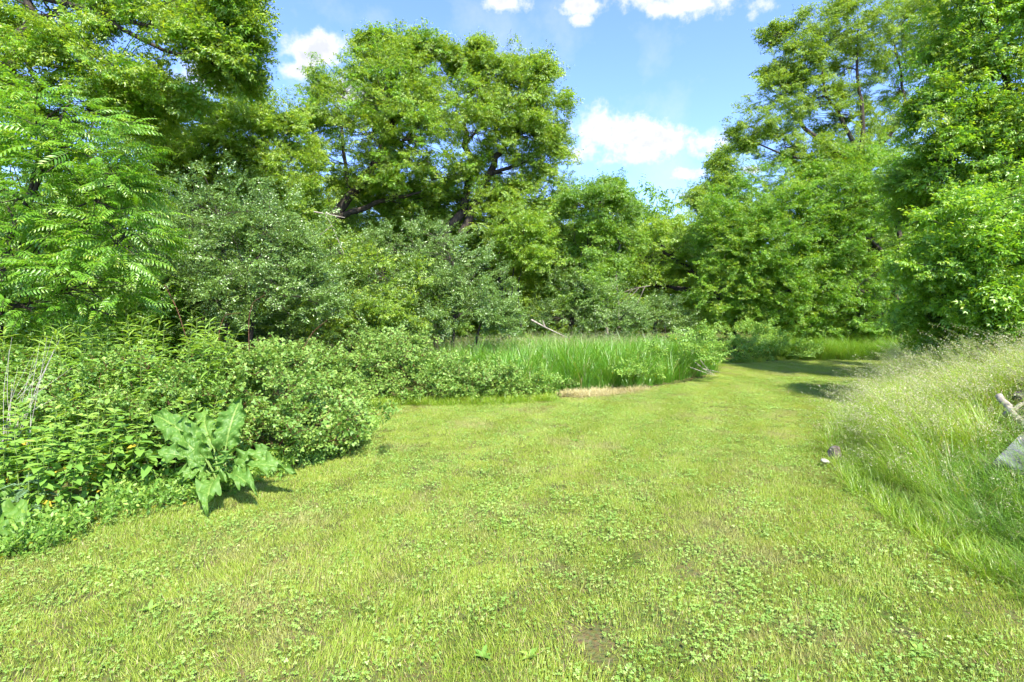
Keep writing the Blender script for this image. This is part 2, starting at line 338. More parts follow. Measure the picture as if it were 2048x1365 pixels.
def frond(seed, mat, L_=0.5, pairs=8, ll=0.10, lw=0.032):
    """a pinnate walnut leaf: arching midrib with paired leaflets; five such leaves whorl round a shoot tip"""
    r = np.random.default_rng(seed); mb = MB(); n = 9; d = nrm(np.array([1, r.normal(0, .1), 0.25])); pts = [np.zeros(3)]
    for i in range(n): d = nrm(d + np.array([0, 0, -0.10 - 0.05 * r.random()]) + r.normal(0, .03, 3)); pts.append(pts[-1] + d * L_ / n)
    pts = np.array(pts); mb.tube(pts, np.linspace(0.0035, 0.001, n + 1), 3, 0.8, 1)
    O, D, Nn, Ln, T = [], [], [], [], []; tn0 = r.uniform(0.0, 0.8)
    for k in range(pairs + 1):
        f = 0.16 + 0.82 * k / pairs; q = min(f, .999) * n; i0 = int(q); p = pts[i0] * (1 - q % 1) + pts[i0 + 1] * (q % 1); td = nrm(pts[i0 + 1] - pts[i0])
        sv = nrm(np.cross([0, 0, 1], td)); s_ = math.sin(math.pi * (0.18 + 0.72 * f)) * r.uniform(.9, 1.1)
        for s in ((1, -1) if k < pairs else (0,)):
            ld = nrm(sv * s + td * (0.45 + .5 * f) + np.array([0, 0, -0.38 + r.normal(0, .08)])) if s else td
            O.append(p + ld * 0.003); D.append(ld); Nn.append(nrm(np.array([0, 0, 1]) - 0.2 * s * sv + r.normal(0, .15, 3))); Ln.append(s_); T.append(np.clip(tn0 * f * 1.5 + r.normal(0, .1), 0, 1))
    Ln = np.array(Ln); mb.leaves(LEAF, np.array(O), np.array(D), np.array(Nn), Ln * ll, Ln * lw, np.array(T), 0)
    return mb.obj('walnut_leaf', [mat, STEM], link=False)
def tuft(seed, mat, n=60, Lm=0.7, Wm=0.006, spread=0.10, lean=0.35, curl=1.0, old=0.05, segs=5, lean_dir=0.0):
    """grass tuft: curved tapering blades; each bends further over towards its tip"""
    r = np.random.default_rng(seed); V, F, T = [], [], []; k = 0
    for i in range(n):
        a = r.uniform(0, 2 * math.pi); rr = spread * math.sqrt(r.random()); p = np.array([rr * math.cos(a), rr * math.sin(a), -0.02])
        az = a + r.normal(0, .8); ln = Lm * r.uniform(.45, 1.15); th = abs(r.normal(lean * .5, lean * .5)); w = Wm * r.uniform(.7, 1.3)
        h = np.array([math.cos(az) + lean_dir, math.sin(az), 0]); h = h / max(np.linalg.norm(h), .2); sv = np.array([-h[1], h[0], 0]) * 1.0
        tn = 2.0 if r.random() < old else np.clip(r.normal(.4, .3), 0, 1); ww = [1, 1, .85, .6, 0.3, 0.0]
        rows = []
        for s in range(segs + 1):
            f = s / segs; wd = w * (1 - f) ** 0.6 * .5
            if s == segs: V.append(p); rows.append((k,)); k += 1
            else: V += [p - sv * wd, p + sv * wd]; rows.append((k, k + 1)); k += 2
            p = p + (h * math.sin(th) + np.array([0, 0, math.cos(th)])) * ln / segs; th += curl * (0.18 + r.random() * 0.22)
            T += [min(tn * (0.5 + .7 * f), 1) if tn <= 1 else tn] * (1 if s == segs else 2)
        for s in range(segs):
            a_, b_ = rows[s], rows[s + 1]
            if len(b_) == 2: F += [(a_[0], a_[1], b_[1]), (a_[0], b_[1], b_[0])]
            else: F += [(a_[0], a_[1], b_[0])]
    mb = MB(); mb.add(np.array(V), np.array(F), np.array(T)); return mb.obj('grass_tuft', [mat], link=False)
def panicle(seed, Ls=0.98, lean=0.5, nst=11, heavy=1.3):
    """seeding grass stems with open airy heads"""
    r = np.random.default_rng(seed); mb = MB()
    for i in range(nst):
        a = r.uniform(0, 2 * math.pi); az = a + r.normal(0, .7); ln = Ls * r.uniform(.7, 1.1); th = abs(r.normal(lean * .4, lean * .4)); h = np.array([math.cos(az) + .6, math.sin(az), 0]); h = nrm(h)
        p = np.array([.08 * math.cos(a), .08 * math.sin(a), -.02]); pts = [p]
        for s in range(9): p = p + (h * math.sin(th) + np.array([0, 0, math.cos(th)])) * ln / 9; th += .12 * r.uniform(.6, 1.6); pts.append(p)
        pts = np.array(pts); mb.tube(pts, np.linspace(.0014, .0006, 10), 3, .2, 1)
        O, D, Ln = [], [], []
        for q in range(int(26 * heavy)):
            f = 5.6 + 3.3 * r.random(); i0 = int(f); b = pts[i0] * (1 - f % 1) + pts[min(i0 + 1, 9)] * (f % 1)
            rad = .065 * (1 - (f - 5.6) / 4.2); e = b + r.normal(0, 1, 3) * rad * .6 + np.array([0, 0, -.01])
            O.append(e); D.append(nrm((e - b) + r.normal(0, .3, 3) * rad)); Ln.append(r.uniform(.010, .019))
        mb.leaves(KITE, np.array(O), np.array(D), nrm(r.normal(0, 1, (len(O), 3))), np.array(Ln), np.array(Ln) * .35, r.random(len(O)), 0)
    return mb.obj('seed_stems', [M['seed'], M['tall']], link=False)
def lawn_patch(seed, size=0.26, n=420):
    r = np.random.default_rng(seed); mb = MB()
    O = np.stack([r.uniform(-.5, .5, n) * size, r.uniform(-.5, .5, n) * size, np.full(n, -.004)], -1)
    a = r.uniform(0, 2 * np.pi, n); th = np.abs(r.normal(.55, .35, n)).clip(0, 1.35); D = np.stack([np.cos(a) * np.sin(th), np.sin(a) * np.sin(th), np.cos(th)], -1); D = nrm(D + [.30, 0, 0])
    Nn = np.stack([-np.cos(a) * np.cos(th), -np.sin(a) * np.cos(th), np.sin(th)], -1); Nn = nrm(Nn + r.normal(0, .4, (n, 3)))
    t = np.clip(r.normal(.45, .3, n), 0, 1); t[r.random(n) < .09] = 2.0
    mb.leaves(BLADE, O, D, -Nn, r.uniform(.018, .045, n), r.uniform(.0020, .0038, n), t)
    return mb.obj('lawn_patch', [M['lawn']], link=False)
def clover_patch(seed, rad=0.13, n=42, s=.54):
    r = np.random.default_rng(seed); mb = MB(); O, D, Nn, Ln, T = [], [], [], [], []
    for i in range(n):
        q = rad * math.sqrt(r.random()); a = r.uniform(0, 6.283); c = np.array([q * math.cos(a), q * math.sin(a), r.uniform(.012, .036)]); up = nrm(np.array([0, 0, 1]) + r.normal(0, .28, 3)); b = r.uniform(0, 6.28); sz = r.uniform(.011, .019) * s; tn = r.random()
        mb.tube(np.array([[c[0] * .9, c[1] * .9, -.01], c]), [.0008, .0006], 3, .3, 0)
        for k in range(3):
            d = np.array([math.cos(b + k * 2.094), math.sin(b + k * 2.094), 0]); d = nrm(d - up * d.dot(up)); O.append(c); D.append(d); Nn.append(nrm(up + r.normal(0, .12, 3))); Ln.append(sz); T.append(tn)
    rl = (np.array([[0, 0, 0], [.55, .5, .06], [1, .25, 0], [1, -.25, 0], [.55, -.5, .06], [.6, 0, -.03]]), np.array([[0, 5, 1], [1, 5, 2], [2, 5, 3], [3, 5, 4], [4, 5, 0]]))
    Ln = np.array(Ln); mb.leaves(rl, np.array(O), np.array(D), np.array(Nn), Ln, Ln * .98, np.array(T))
    return mb.obj('clover_patch', [M['clover']], link=False)
def herb_stalk(seed, mat, Ht=1.1, gap=.075, ll=.12, lw=.035, droop=.25, top_tone=.8, old=.04, curve=.12, pairs=True, tpl=LEAF):
    """stem and leaf meshes of one tall herb"""
    r = np.random.default_rng(seed); n = 9; d = nrm(np.array([r.normal(0, curve), r.normal(0, curve), 1])); pts = [np.array([0, 0, -.03])]
    for i in range(n): d = nrm(d + r.normal(0, .045, 3)); pts.append(pts[-1] + d * Ht / n)
    pts = np.array(pts); ms = MB(); ms.tube(pts, np.linspace(.0045, .0015, n + 1), 5, .5)
    O, D, Nn, Ln, T = [], [], [], [], []; m = int(Ht / gap); a0 = r.uniform(0, 6.28)
    for q in range(m):
        f = .12 + .87 * q / m; k = f * n; i0 = min(int(k), n - 1); p = pts[i0] * (1 - (k - i0)) + pts[i0 + 1] * (k - i0); a0 += 1.57 + r.normal(0, .25)
        for s in ((0, math.pi) if pairs else (0,)):
            a = a0 + s + r.normal(0, .15); el = -.1 + .9 * f ** 2 - droop * r.random(); ld = np.array([math.cos(a) * math.cos(el), math.sin(a) * math.cos(el), math.sin(el)])
            sc = (1.1 - .65 * f ** 2.5) * (0.55 + .8 * min(f * 2.5, 1)) * r.uniform(.8, 1.15); O.append(p); D.append(ld); Nn.append(nrm(np.array([-math.cos(a) * math.sin(el), -math.sin(a) * math.sin(el), math.cos(el)]) + r.normal(0, .2, 3))); Ln.append(sc)
            T.append(2.0 if r.random() < old * (2.5 if f < .35 else .5) else np.clip(f * top_tone + r.normal(0, .12), 0, 1))
    Ln = np.array(Ln); ml = MB(); ml.leaves(tpl, np.array(O), np.array(D), np.array(Nn), Ln * ll, Ln * lw, np.array(T))
    return ms, ml

def rep(f_, n_, s0_, **k): return [f_(s0_ + i, **k) for i in range(n_)]
for key in ('box', 'boxy', 'boxd', 'boxb'):
    PROTO[key] = rep(spray, 4, 100, mat=M[key], L_=0.62, nside=5, gap=.085, mode='five', ll=.082, lw=.036, droop=.45)
PROTO['boxn'] = rep(spray, 4, 140, mat=M['boxb'], L_=0.55, nside=4, gap=.095, mode='five', ll=.085, lw=.036, droop=.45, tpl=LEAF)
PROTO['box_bare'] = rep(spray, 3, 150, mat=M['box'], L_=0.7, nside=5, gap=.17, mode='three', ll=.07, lw=.034, droop=.3, twr=.005)
PROTO['grey'] = rep(spray, 4, 160, mat=M['grey'], L_=0.5, nside=6, gap=.035, mode='one', ll=.050, lw=.027, droop=.1, petiole=.006, young=.3)
PROTO['bramble'] = rep(spray, 5, 180, mat=M['bramble'], L_=0.40, nside=4, gap=.058, mode='three', ll=.056, lw=.042, droop=.2, twig=CANE, tpl=LEAF, petiole=.035, young=.5, old=.002, gravity=.5)
PROTO['walnut'] = rep(frond, 6, 200, mat=M['walnut'])
PROTO['weed'] = rep(spray, 4, 220, mat=M['herb'], L_=0.22, nside=4, gap=.035, mode='one', ll=.045, lw=.026, droop=.0, twig=STEM, tpl=LEAF, petiole=.01, young=.5, old=.012, twr=.0018, gravity=.1)
PROTO['lawn'] = rep(lawn_patch, 6, 240)
PROTO['clover'] = rep(clover_patch, 5, 260)
PROTO['reed'] = rep(tuft, 5, 280, mat=M['reed'], n=46, Lm=1.12, Wm=.014, spread=.17, lean=.3, curl=.75, old=.03)
PROTO['tall'] = rep(tuft, 5, 300, mat=M['tall'], n=105, Lm=.74, Wm=.0048, spread=.12, lean=.5, curl=.9, old=.06, lean_dir=.7)
PROTO['tallg'] = rep(tuft, 4, 320, mat=M['tallg'], n=105, Lm=.72, Wm=.0052, spread=.14, lean=.5, curl=.95, old=.03, lean_dir=.5)
PROTO['edge'] = rep(tuft, 4, 330, mat=M['tall'], n=40, Lm=.22, Wm=.005, spread=.07, lean=.6, curl=.8, old=.05)
PROTO['seed'] = rep(panicle, 4, 340)
PROTO['reedseed'] = rep(panicle, 3, 350, Ls=1.5, lean=.15, nst=4, heavy=2.2)
PROTO['straw'] = rep(tuft, 3, 360, mat=M['straw'], n=45, Lm=.28, Wm=.005, spread=.16, lean=3.0, curl=.25, old=0)

# ------------------------------------------------------------------ ground
gx = np.concatenate([np.linspace(-400, -30, 12), np.linspace(-28, 28, 113), np.linspace(30, 400, 12)])
gy = np.concatenate([np.linspace(-60, -5, 8), np.linspace(-4, 34, 96), np.linspace(38, 900, 14)])
XX, YY = np.meshgrid(gx, gy); ZZ = H(XX, YY); nx, ny = len(gx), len(gy)
ii = np.arange(ny - 1)[:, None] * nx + np.arange(nx - 1)[None]
FQ = np.stack([ii, ii + 1, ii + nx + 1, ii + nx], -1).reshape(-1, 4)
gm, t = new_mat('lawn_soil'); n = t.nodes.new; l = t.links.new
g_ = n('ShaderNodeNewGeometry'); z1 = n('ShaderNodeTexNoise'); z1.inputs['Scale'].default_value = 1.1; z1.inputs['Detail'].default_value = 10; z1.inputs['Roughness'].default_value = .7; l(g_.outputs['Position'], z1.inputs['Vector'])
z2 = n('ShaderNodeTexNoise'); z2.inputs['Scale'].default_value = 45; z2.inputs['Detail'].default_value = 5; l(g_.outputs['Position'], z2.inputs['Vector'])
cr = n('ShaderNodeValToRGB'); e = cr.color_ramp.elements; e[0].position = .38; e[0].color = (.09, .13, .025, 1); e[1].position = .62; e[1].color = (.19, .17, .07, 1)
l(z1.outputs[0], cr.inputs[0]); b_ = n('ShaderNodeBsdfPrincipled'); b_.inputs['Roughness'].default_value = 1; b_.inputs['Specular IOR Level'].default_value = 0
cr2 = n('ShaderNodeMix'); cr2.data_type = 'RGBA'; cr2.blend_type = 'MULTIPLY'; cr2.inputs[0].default_value = .7; l(cr.outputs[0], cr2.inputs[6]); l(z2.outputs['Color'], cr2.inputs[7]); l(cr2.outputs[2], b_.inputs['Base Color'])
bp = n('ShaderNodeBump'); bp.inputs['Distance'].default_value = .02; l(z2.outputs[0], bp.inputs['Height']); l(bp.outputs[0], b_.inputs['Normal']); o_ = n('ShaderNodeOutputMaterial'); l(b_.outputs[0], o_.inputs[0])
ground = mesh_obj('ground', np.stack([XX, YY, ZZ], -1).reshape(-1, 3), FQ, gm, smooth=True); tag(ground, kind='structure')

def inpoly(x, y, poly):
    c = np.zeros(x.shape, bool); p = np.asarray(poly)
    for (a, b) in zip(p, np.roll(p, -1, 0)):
        with np.errstate(divide='ignore', invalid='ignore'):
            c ^= ((a[1] > y) != (b[1] > y)) & (x < (b[0] - a[0]) * (y - a[1]) / (b[1] - a[1]) + a[0])
    return c
def fill(poly, step, jit=.6, rng=RNG):
    p = np.asarray(poly); x0, y0 = p.min(0); x1, y1 = p.max(0); a, b = np.meshgrid(np.arange(x0, x1, step), np.arange(y0, y1, step))
    a = a.ravel() + rng.uniform(-jit, jit, a.size) * step; b = b.ravel() + rng.uniform(-jit, jit, b.size) * step; k = inpoly(a, b, p); return a[k], b[k]
def vnoise(x, y, f, s=0):
    return (np.sin(x * f * 1.7 + s) * np.cos(y * f * 1.3 - s * 1.7) + np.sin((x + y) * f * .83 + 2.1 * s) * .7 + np.sin(x * f * 3.1 - y * f * 2.3 + s) * .4) / 2.1

LEFT = [G(-260, 1165), G(0, 1105), G(110, 1085), G(210, 1030), G(310, 1012), G(400, 1000), G(500, 962), G(590, 930), G(680, 905), G(735, 862), G(742, 840), G(705, 815), G(712, 806)]
LAWN = [(-1.8, .6), (-5.5, 1.2)] + [tuple(p) for p in LEFT] + [tuple(G(900, 806)), tuple(G(1110, 800)), tuple(G(1180, 795)), tuple(G(1250, 785)), tuple(G(1350, 768)), tuple(G(1420, 752)), tuple(G(1432, 727)), tuple(G(1600, 719)), (12.9, 17.7), (11.2, 15.2), (8.2, 11.3), (6.1, 8.6), (5, 7.2), (4.0, 5.6), (3.7, 4.2), (3.8, 3.0), (3.9, .8)]
SOIL = [(*G(1180, 1270), .09), (*G(1345, 1285), .09), (*G(165, 1195), .07), (*G(105, 1310), .05), (*G(1190, 1330), .07), (*G(1420, 1200), .06), (*G(60, 1230), .05), (*G(520, 1350), .06), (*G(960, 1130), .05), (*G(1660, 1180), .05)]
def off_soil(a, b, k=1.0): return np.all([np.hypot((a - x) / 1.5, b - y) > r * k for x, y, r in SOIL], 0)
a, b = fill(LAWN, .152); k = off_soil(a, b, .85); a, b = a[k], b[k]; z = H(a, b); n_ = len(a)
track = np.sin((a + .045 * (b - 9) ** 2 - .35 * b) * 2 * math.pi / 1.15)                 # the mower leans the grass one way, then the other
lw_ = scatter('lawn_grass', 'lawn', np.stack([a, b, z], -1), np.stack([RNG.normal(0, .03, n_) + .0 * track, RNG.normal(0, .03, n_), RNG.normal(0, .9, n_) + np.where(track > 0, .9, np.pi + .9)], -1), RNG.uniform(.85, 1.25, n_) * (1 + .18 * vnoise(a, b, 1.1, 3)))
a, b = fill([p for p in LAWN], .125); k = (vnoise(a, b, 1.6, 1.0) + .6 * vnoise(a, b, 4.3, 2.) + RNG.normal(0, .75, len(a)) > .12) & (b < 13); k2 = off_soil(a[k], b[k], .6); a, b = a[k][k2], b[k][k2]; z = H(a, b) ; n_ = len(a)
scatter('clover', 'clover', np.stack([a, b, z], -1), np.stack([RNG.normal(0, .05, n_), RNG.normal(0, .05, n_), RNG.uniform(0, 6.28, n_)], -1), RNG.uniform(.8, 1.2, n_))
tag(bpy.data.objects['lawn_grass'], 'mown yellow-green grass covering the open ground', 'grass'); tag(bpy.data.objects['clover'], 'low pale clover spread through the mown grass', 'clover')

# ------------------------------------------------------------------ trees and shrubs built from limbs and leafy twigs
SOFT = []
def shell_points(c, r, nc, per, rng, fill_in=.55, sig=.16, flat=1.0):
    """clumps of twig positions through an ellipsoid's outer layer -> positions and outward directions"""
    d = nrm(rng.normal(0, 1, (nc, 3))); rad = fill_in + (1 - fill_in) * rng.random(nc) ** .6
    cc_ = d * rad[:, None]
    P_ = np.repeat(cc_, per, 0) + rng.normal(0, 1, (nc * per, 3)) * np.array([sig, sig, sig * flat])
    lens = np.linalg.norm(P_, axis=1); P_ = P_ / np.maximum(lens / 1.2, 1)[:, None]
    return c + P_ * r, nrm(P_ * r + rng.normal(0, .35, P_.shape) * np.mean(r)), c + cc_ * r
def limb_curve(a, b, rng, sag=.12, n=7, up=.2):
    a = np.asarray(a, float); b = np.asarray(b, float); L_ = np.linalg.norm(b - a); m = (a + b) / 2 + rng.normal(0, sag, 3) * L_ + np.array([0, 0, up * L_ * .3])
    t = np.linspace(0, 1, n)[:, None]; c = a * (1 - t) ** 2 + 2 * m * t * (1 - t) + b * t * t
    c[1:-1] += rng.normal(0, .012, (n - 2, 3)) * L_; return c
def plant(name, label, cat, Yd, base_px, trunks, blobs, key, seed, dens=1.0, group=None, bark=BARK, near=0, tw_scale=.82, limbs=True, crown_name='crown', elev=(-.8, 1.0), per=15, extra=None, clump=1.0, subs=5, trunk_name='trunk', fillin=.5, alt=None):
    """trunks: [(radius, [(px,py,dY)...])]; blobs: [(px,py,rx,ry,dY[,depth_radius_m,dens])]"""
    rng = np.random.default_rng(seed); bx = (base_px - 1024) / FPX * Yd; bz = float(H(bx, Yd)); root = empty(name, (bx, Yd, bz)); off = np.array([bx, Yd, bz])
    tag(root, label, cat, group)
    nodes = []
    for ti, (r0, path) in enumerate(trunks):
        pts = [P(q[0], q[1], Yd + (q[2] if len(q) > 2 else 0)) for q in path]
        if ti == 0 or len(path[0]) < 4: pts[0][2] = min(pts[0][2], bz + .0) - .1 if ti == 0 or pts[0][2] < bz + .6 else pts[0][2]
        pts = np.array(pts); k = 4; t = np.linspace(0, len(pts) - 1, (len(pts) - 1) * k + 1); i0 = np.minimum(t.astype(int), len(pts) - 2); f = (t - i0)[:, None]
        pp = [np.array(pts[max(i - 1, 0)]) for i in i0]; p1 = pts[i0]; p2 = pts[i0 + 1]; p0 = np.array(pp); p3 = pts[np.minimum(i0 + 2, len(pts) - 1)]
        c = .5 * ((2 * p1) + (-p0 + p2) * f + (2 * p0 - 5 * p1 + 4 * p2 - p3) * f ** 2 + (-p0 + 3 * p1 - 3 * p2 + p3) * f ** 3)
        c[1:-1] += rng.normal(0, r0 * .25, (len(c) - 2, 3)); rr = r0 * np.linspace(1, .28, len(c)) ** 1.0; rr[0] *= 1.25
        mb = MB(); mb.tube(c - off, rr, 9, .5); mb.obj(trunk_name if ti == 0 else 'bough', bark, root, smooth=True)
        nodes += [(q, w) for q, w in zip(c, rr)]
    NP = np.array([q for q, w in nodes]) if nodes else np.array([off]); NR = np.array([w for q, w in nodes]) if nodes else np.array([.02])
    allP, allD, allS = [], [], []
    for bi, B in enumerate(blobs):
        px, py, rx, ry, dY = B[:5]; Yb = Yd + dY; c = P(px, py, Yb); R = np.array([rx / FPX * Yb, (B[5] if len(B) > 5 else (rx + ry) / 2 / FPX * Yb * .9), ry / FPX * Yb])
        bd = (B[6] if len(B) > 6 else 1.0) * dens
        area = 4 * math.pi * ((R[0] * R[1]) ** 1.6 / 3 + (R[0] * R[2]) ** 1.6 / 3 + (R[1] * R[2]) ** 1.6 / 3) ** (1 / 1.6)
        ntot = area * 6.2 * bd / tw_scale ** 2; nc = max(6, int(ntot / per)); 
        Qs, Ds, Cs = [], [], []; wob = 1.0 if limbs else .35
        n_v = int(ntot * .62 * 1.6); d_ = nrm(rng.normal(0, 1, (n_v, 3))); rad = (.30 + .85 * rng.random(n_v) ** .55)
        ph_ = rng.uniform(0, 6, (5, 1)); kd = nrm(rng.normal(0, 1, (5, 3))) * rng.uniform(2.2, 4.5, (5, 1))
        edge = 1 + .22 * wob * np.sin(kd @ d_.T + ph_).sum(0) / 1.6
        q_ = c + d_ * (rad * edge)[:, None] * R
        wl = rng.uniform(.55, 1.3, (7, 1)); kk = nrm(rng.normal(0, 1, (7, 3))) * 2 * math.pi / wl / (1.0 + .35 * max(R.mean() - 1, 0)); hole_ = np.sin(kk @ q_.T + rng.uniform(0, 6, (7, 1))).sum(0) / 1.87
        kp = hole_ + rng.normal(0, .35, n_v) > -.35; q_ = q_[kp][:int(ntot * .62) + 1]; d_ = d_[kp][:int(ntot * .62) + 1]
        Qs.append(q_); Ds.append(nrm(d_ + rng.normal(0, .4, d_.shape) + [0, 0, .15]))
        q_, d_, c_ = shell_points(c, R * rng.uniform(.85, 1.1, 3), max(5, int(nc * .38)), per, rng, fill_in=fillin, sig=.13 * clump); Qs.append(q_); Ds.append(d_); Cs.append(c_)
        no = max(3, int(ntot * .07)); d_ = nrm(rng.normal(0, 1, (no, 3))); d_[:, 2] = np.abs(d_[:, 2]); Qs.append(c + d_ * R * rng.uniform(.9, 1.3, (no, 1))); Ds.append(nrm(d_ + [0, 0, .4]))
        Q = np.vstack(Qs); D = np.vstack(Ds); CC = np.vstack([Cs[0], Qs[0][rng.permutation(len(Qs[0]))[:20]]])
        if limbs and len(nodes):
            dist = np.linalg.norm(NP - c, axis=1) + np.maximum(NP[:, 2] - c[2], 0) * 2.0; k = int(np.argmin(dist)); st = NP[k]; r1 = min(NR[k] * .55, .03 + .010 * np.linalg.norm(c - st))
            mb = MB(); main = limb_curve(st, c, rng, .07); mb.tube(main - off, np.linspace(r1, r1 * .4, len(main)), 7, .5)
            sel = CC[rng.permutation(len(CC))[:min(len(CC), int(subs * 5))]]
            for q in sel:
                j = rng.integers(2, len(main)); s0 = main[j]; cv = limb_curve(s0, q, rng, .09, 6); mb.tube(cv - off, np.linspace(max(r1 * .32, .008), .005, 6), 5, .5)
            mb.obj('branch', bark, root, smooth=True)
        gz = H(Q[:, 0], Q[:, 1]); keep = Q[:, 2] > gz + .08; Q, D = Q[keep], D[keep]
        allP.append(Q); allD.append(D)
    Q = np.vstack(allP); D = np.vstack(allD); el = rng.uniform(*elev, len(Q)); hz = nrm(D * np.array([1, 1, 0]) + rng.normal(0, .25, D.shape) * np.array([1, 1, 0])); D = hz * np.cos(el)[:, None] + np.array([0, 0, 1]) * np.sin(el)[:, None] + D * .55
    rot = euler(D, rng.normal(0, .5, len(Q))); scl = rng.uniform(.75, 1.2, len(Q)) * tw_scale
    if near:
        dd = np.linalg.norm(Q - np.array([0, 0, EYE]), axis=1); infr = (np.abs(Q[:, 0] / np.maximum(Q[:, 1], .1)) < 1.02)
        order = np.argsort(np.where(infr, dd, 1e3))[:near]; mask = np.zeros(len(Q), bool); mask[order] = True
        pname = {'walnut': 'leaf'}.get(key, 'leafy_twig'); pr = PROTO[key]
        for i in order:
            o = bpy.data.objects.new(pname, pr[rng.integers(len(pr))].data); COL.objects.link(o); o.parent = root; o.location = Q[i] - off; o.rotation_euler = rot[i]; s = float(scl[i]); o.scale = (s, s, s)
        Q, rot, scl = Q[~mask], rot[~mask], scl[~mask]
    if alt:
        m_ = rng.random(len(Q)) < alt[1]; scatter('outer_foliage', alt[0], Q[m_] - off, rot[m_], scl[m_], root, rng); Q, rot, scl = Q[~m_], rot[~m_], scl[~m_]
    scatter(crown_name, key, Q - off, rot, scl, root, rng)
    return root

rw = np.random.default_rng(12); nf = 5200; fx = rw.uniform(-75, 75, nf); fy = rw.uniform(44, 60, nf); topz = 8.5 + 3 * np.sin(fx * .21) + 2 * np.sin(fx * .57 + 1); fz = rw.random(nf) ** .8 * topz
scatter('distant_woods', 'boxd', np.column_stack([fx, fy, fz + H(fx, fy)]), np.column_stack([rw.normal(0, .6, (nf, 2)), rw.uniform(0, 6.28, nf)]), rw.uniform(3.5, 5.5, nf), rng=rw); tag(bpy.data.objects['distant_woods'], 'distant woods closing every gap between the trees', 'woods')
nf = 2600; fx = np.concatenate([rw.uniform(-26, -3, 1500), rw.uniform(13, 42, 1100)]); fy = np.concatenate([14.5 + rw.random(1500) * 5, 21 + rw.random(1100) * 6]); fz = rw.random(nf) ** 1.2 * 2.4
scatter('undergrowth', 'grey', np.column_stack([fx, fy, fz + H(fx, fy)]), np.column_stack([rw.normal(0, .5, (nf, 2)), rw.uniform(0, 6.28, nf)]), rw.uniform(1.2, 2.2, nf), rng=rw); tag(bpy.data.objects['undergrowth'], 'dense low undergrowth below the trees at the wood edge', 'undergrowth')
nf = 900; fx = rw.uniform(-16, -6.5, nf); fy = 9.0 + rw.random(nf) * 3.2; fz = rw.random(nf) * 2.6
scatter('thicket_undergrowth', 'boxd', np.column_stack([fx, fy, fz + H(fx, fy)]), np.column_stack([rw.normal(0, .5, (nf, 2)), rw.uniform(0, 6.28, nf)]), rw.uniform(1.0, 1.6, nf), rng=rw); tag(bpy.data.objects['thicket_undergrowth'], 'dark leafy undergrowth behind the walnut at the left', 'undergrowth')

BG = 'trees closing the far side of the clearing'
# --- far woods
rngw = np.random.default_rng(55)
far = [(-200, 40, 380, 'box'), (60, 36, 370, 'boxd'), (300, 38, 400, 'box'), (520, 34, 360, 'boxy'), (700, 40, 420, 'box'), (860, 36, 440, 'boxd'), (1010, 38, 460, 'box'), (1120, 42, 470, 'boxy')]
labs = ['far tree at the back behind the walnut thicket', 'far dark tree behind the grey-green thicket on the left', 'far tree glimpsed through the left thicket', 'far yellow-green tree behind the round left shrub', 'far tree seen through the leaning maple boughs', 'far deep green tree behind the twin maples', 'far tree behind the second maple', 'far yellow-green tree behind the shrubs at the gap']
for i, (px, Yd, top, k) in enumerate(far):
    plant('background_tree', labs[i], 'tree', Yd, px, [(.16, [(px, 640), (px + 8, 540), (px - 5, top + 60)])],
          [(px, top + 60, 120, 90, 0), (px + 60, top + 110, 100, 70, .5), (px + rngw.uniform(-60, 60), top + 165, 120, 70, 0), (px, 610, 120, 50, 0)], k, 900 + i, dens=1.0, tw_scale=1.7, group=BG, subs=2)
# --- gap trees, centre right
plant('background_tree', 'pale yellow-green tree rounding above the arched bough in the gap', 'tree', 30, 1380, [(.2, [(1400, 620), (1395, 540), (1385, 470)])],
      [(1330, 478, 62, 44, 0), (1392, 470, 60, 55, 1), (1275, 510, 60, 50, 0), (1330, 545, 90, 45, 2), (1420, 560, 60, 50, 1), (1250, 580, 60, 40, 2), (1370, 600, 90, 40, 3)], 'boxy', 20, dens=.8, tw_scale=1.5, group=BG)
plant('background_tree', 'olive tree top showing above the pale gap tree', 'tree', 36, 1310, [(.15, [(1310, 620), (1312, 520), (1312, 470)])], [(1312, 462, 36, 26, 0), (1300, 500, 60, 40, 0), (1240, 530, 60, 60, 0)], 'box', 21, dens=.6, tw_scale=1.7, group=BG)
plant('poplar_tree', 'tall slender tree rising behind the right-hand trees against the sky', 'tree', 38, 1450, [(.2, [(1455, 640), (1452, 480), (1455, 360)])],
      [(1455, 350, 30, 46, 0), (1440, 400, 44, 40, 0), (1400, 405, 36, 18, 0), (1470, 440, 60, 50, 0), (1452, 325, 16, 22, 0, 1.0)], 'box', 22, dens=.75, tw_scale=1.4)
# arched fallen-looking tree
plant('leaning_tree', 'dark tree leaning left with a long low arched bough over the gap', 'tree', 25, 1450,
      [(.22, [(1478, 640), (1445, 600), (1400, 560), (1350, 520), (1322, 492)]), (.13, [(1442, 612), (1410, 604), (1372, 582), (1330, 572), (1285, 572), (1250, 578)]), (.07, [(1400, 560), (1420, 520), (1440, 480)])],
      [(1350, 500, 55, 36, 0), (1400, 520, 50, 45, 1), (1300, 530, 40, 30, 0), (1440, 540, 50, 60, 1), (1265, 600, 34, 20, 0, .8, .5), (1455, 470, 55, 50, 2)], 'boxy', 23, dens=.6, tw_scale=1.2)
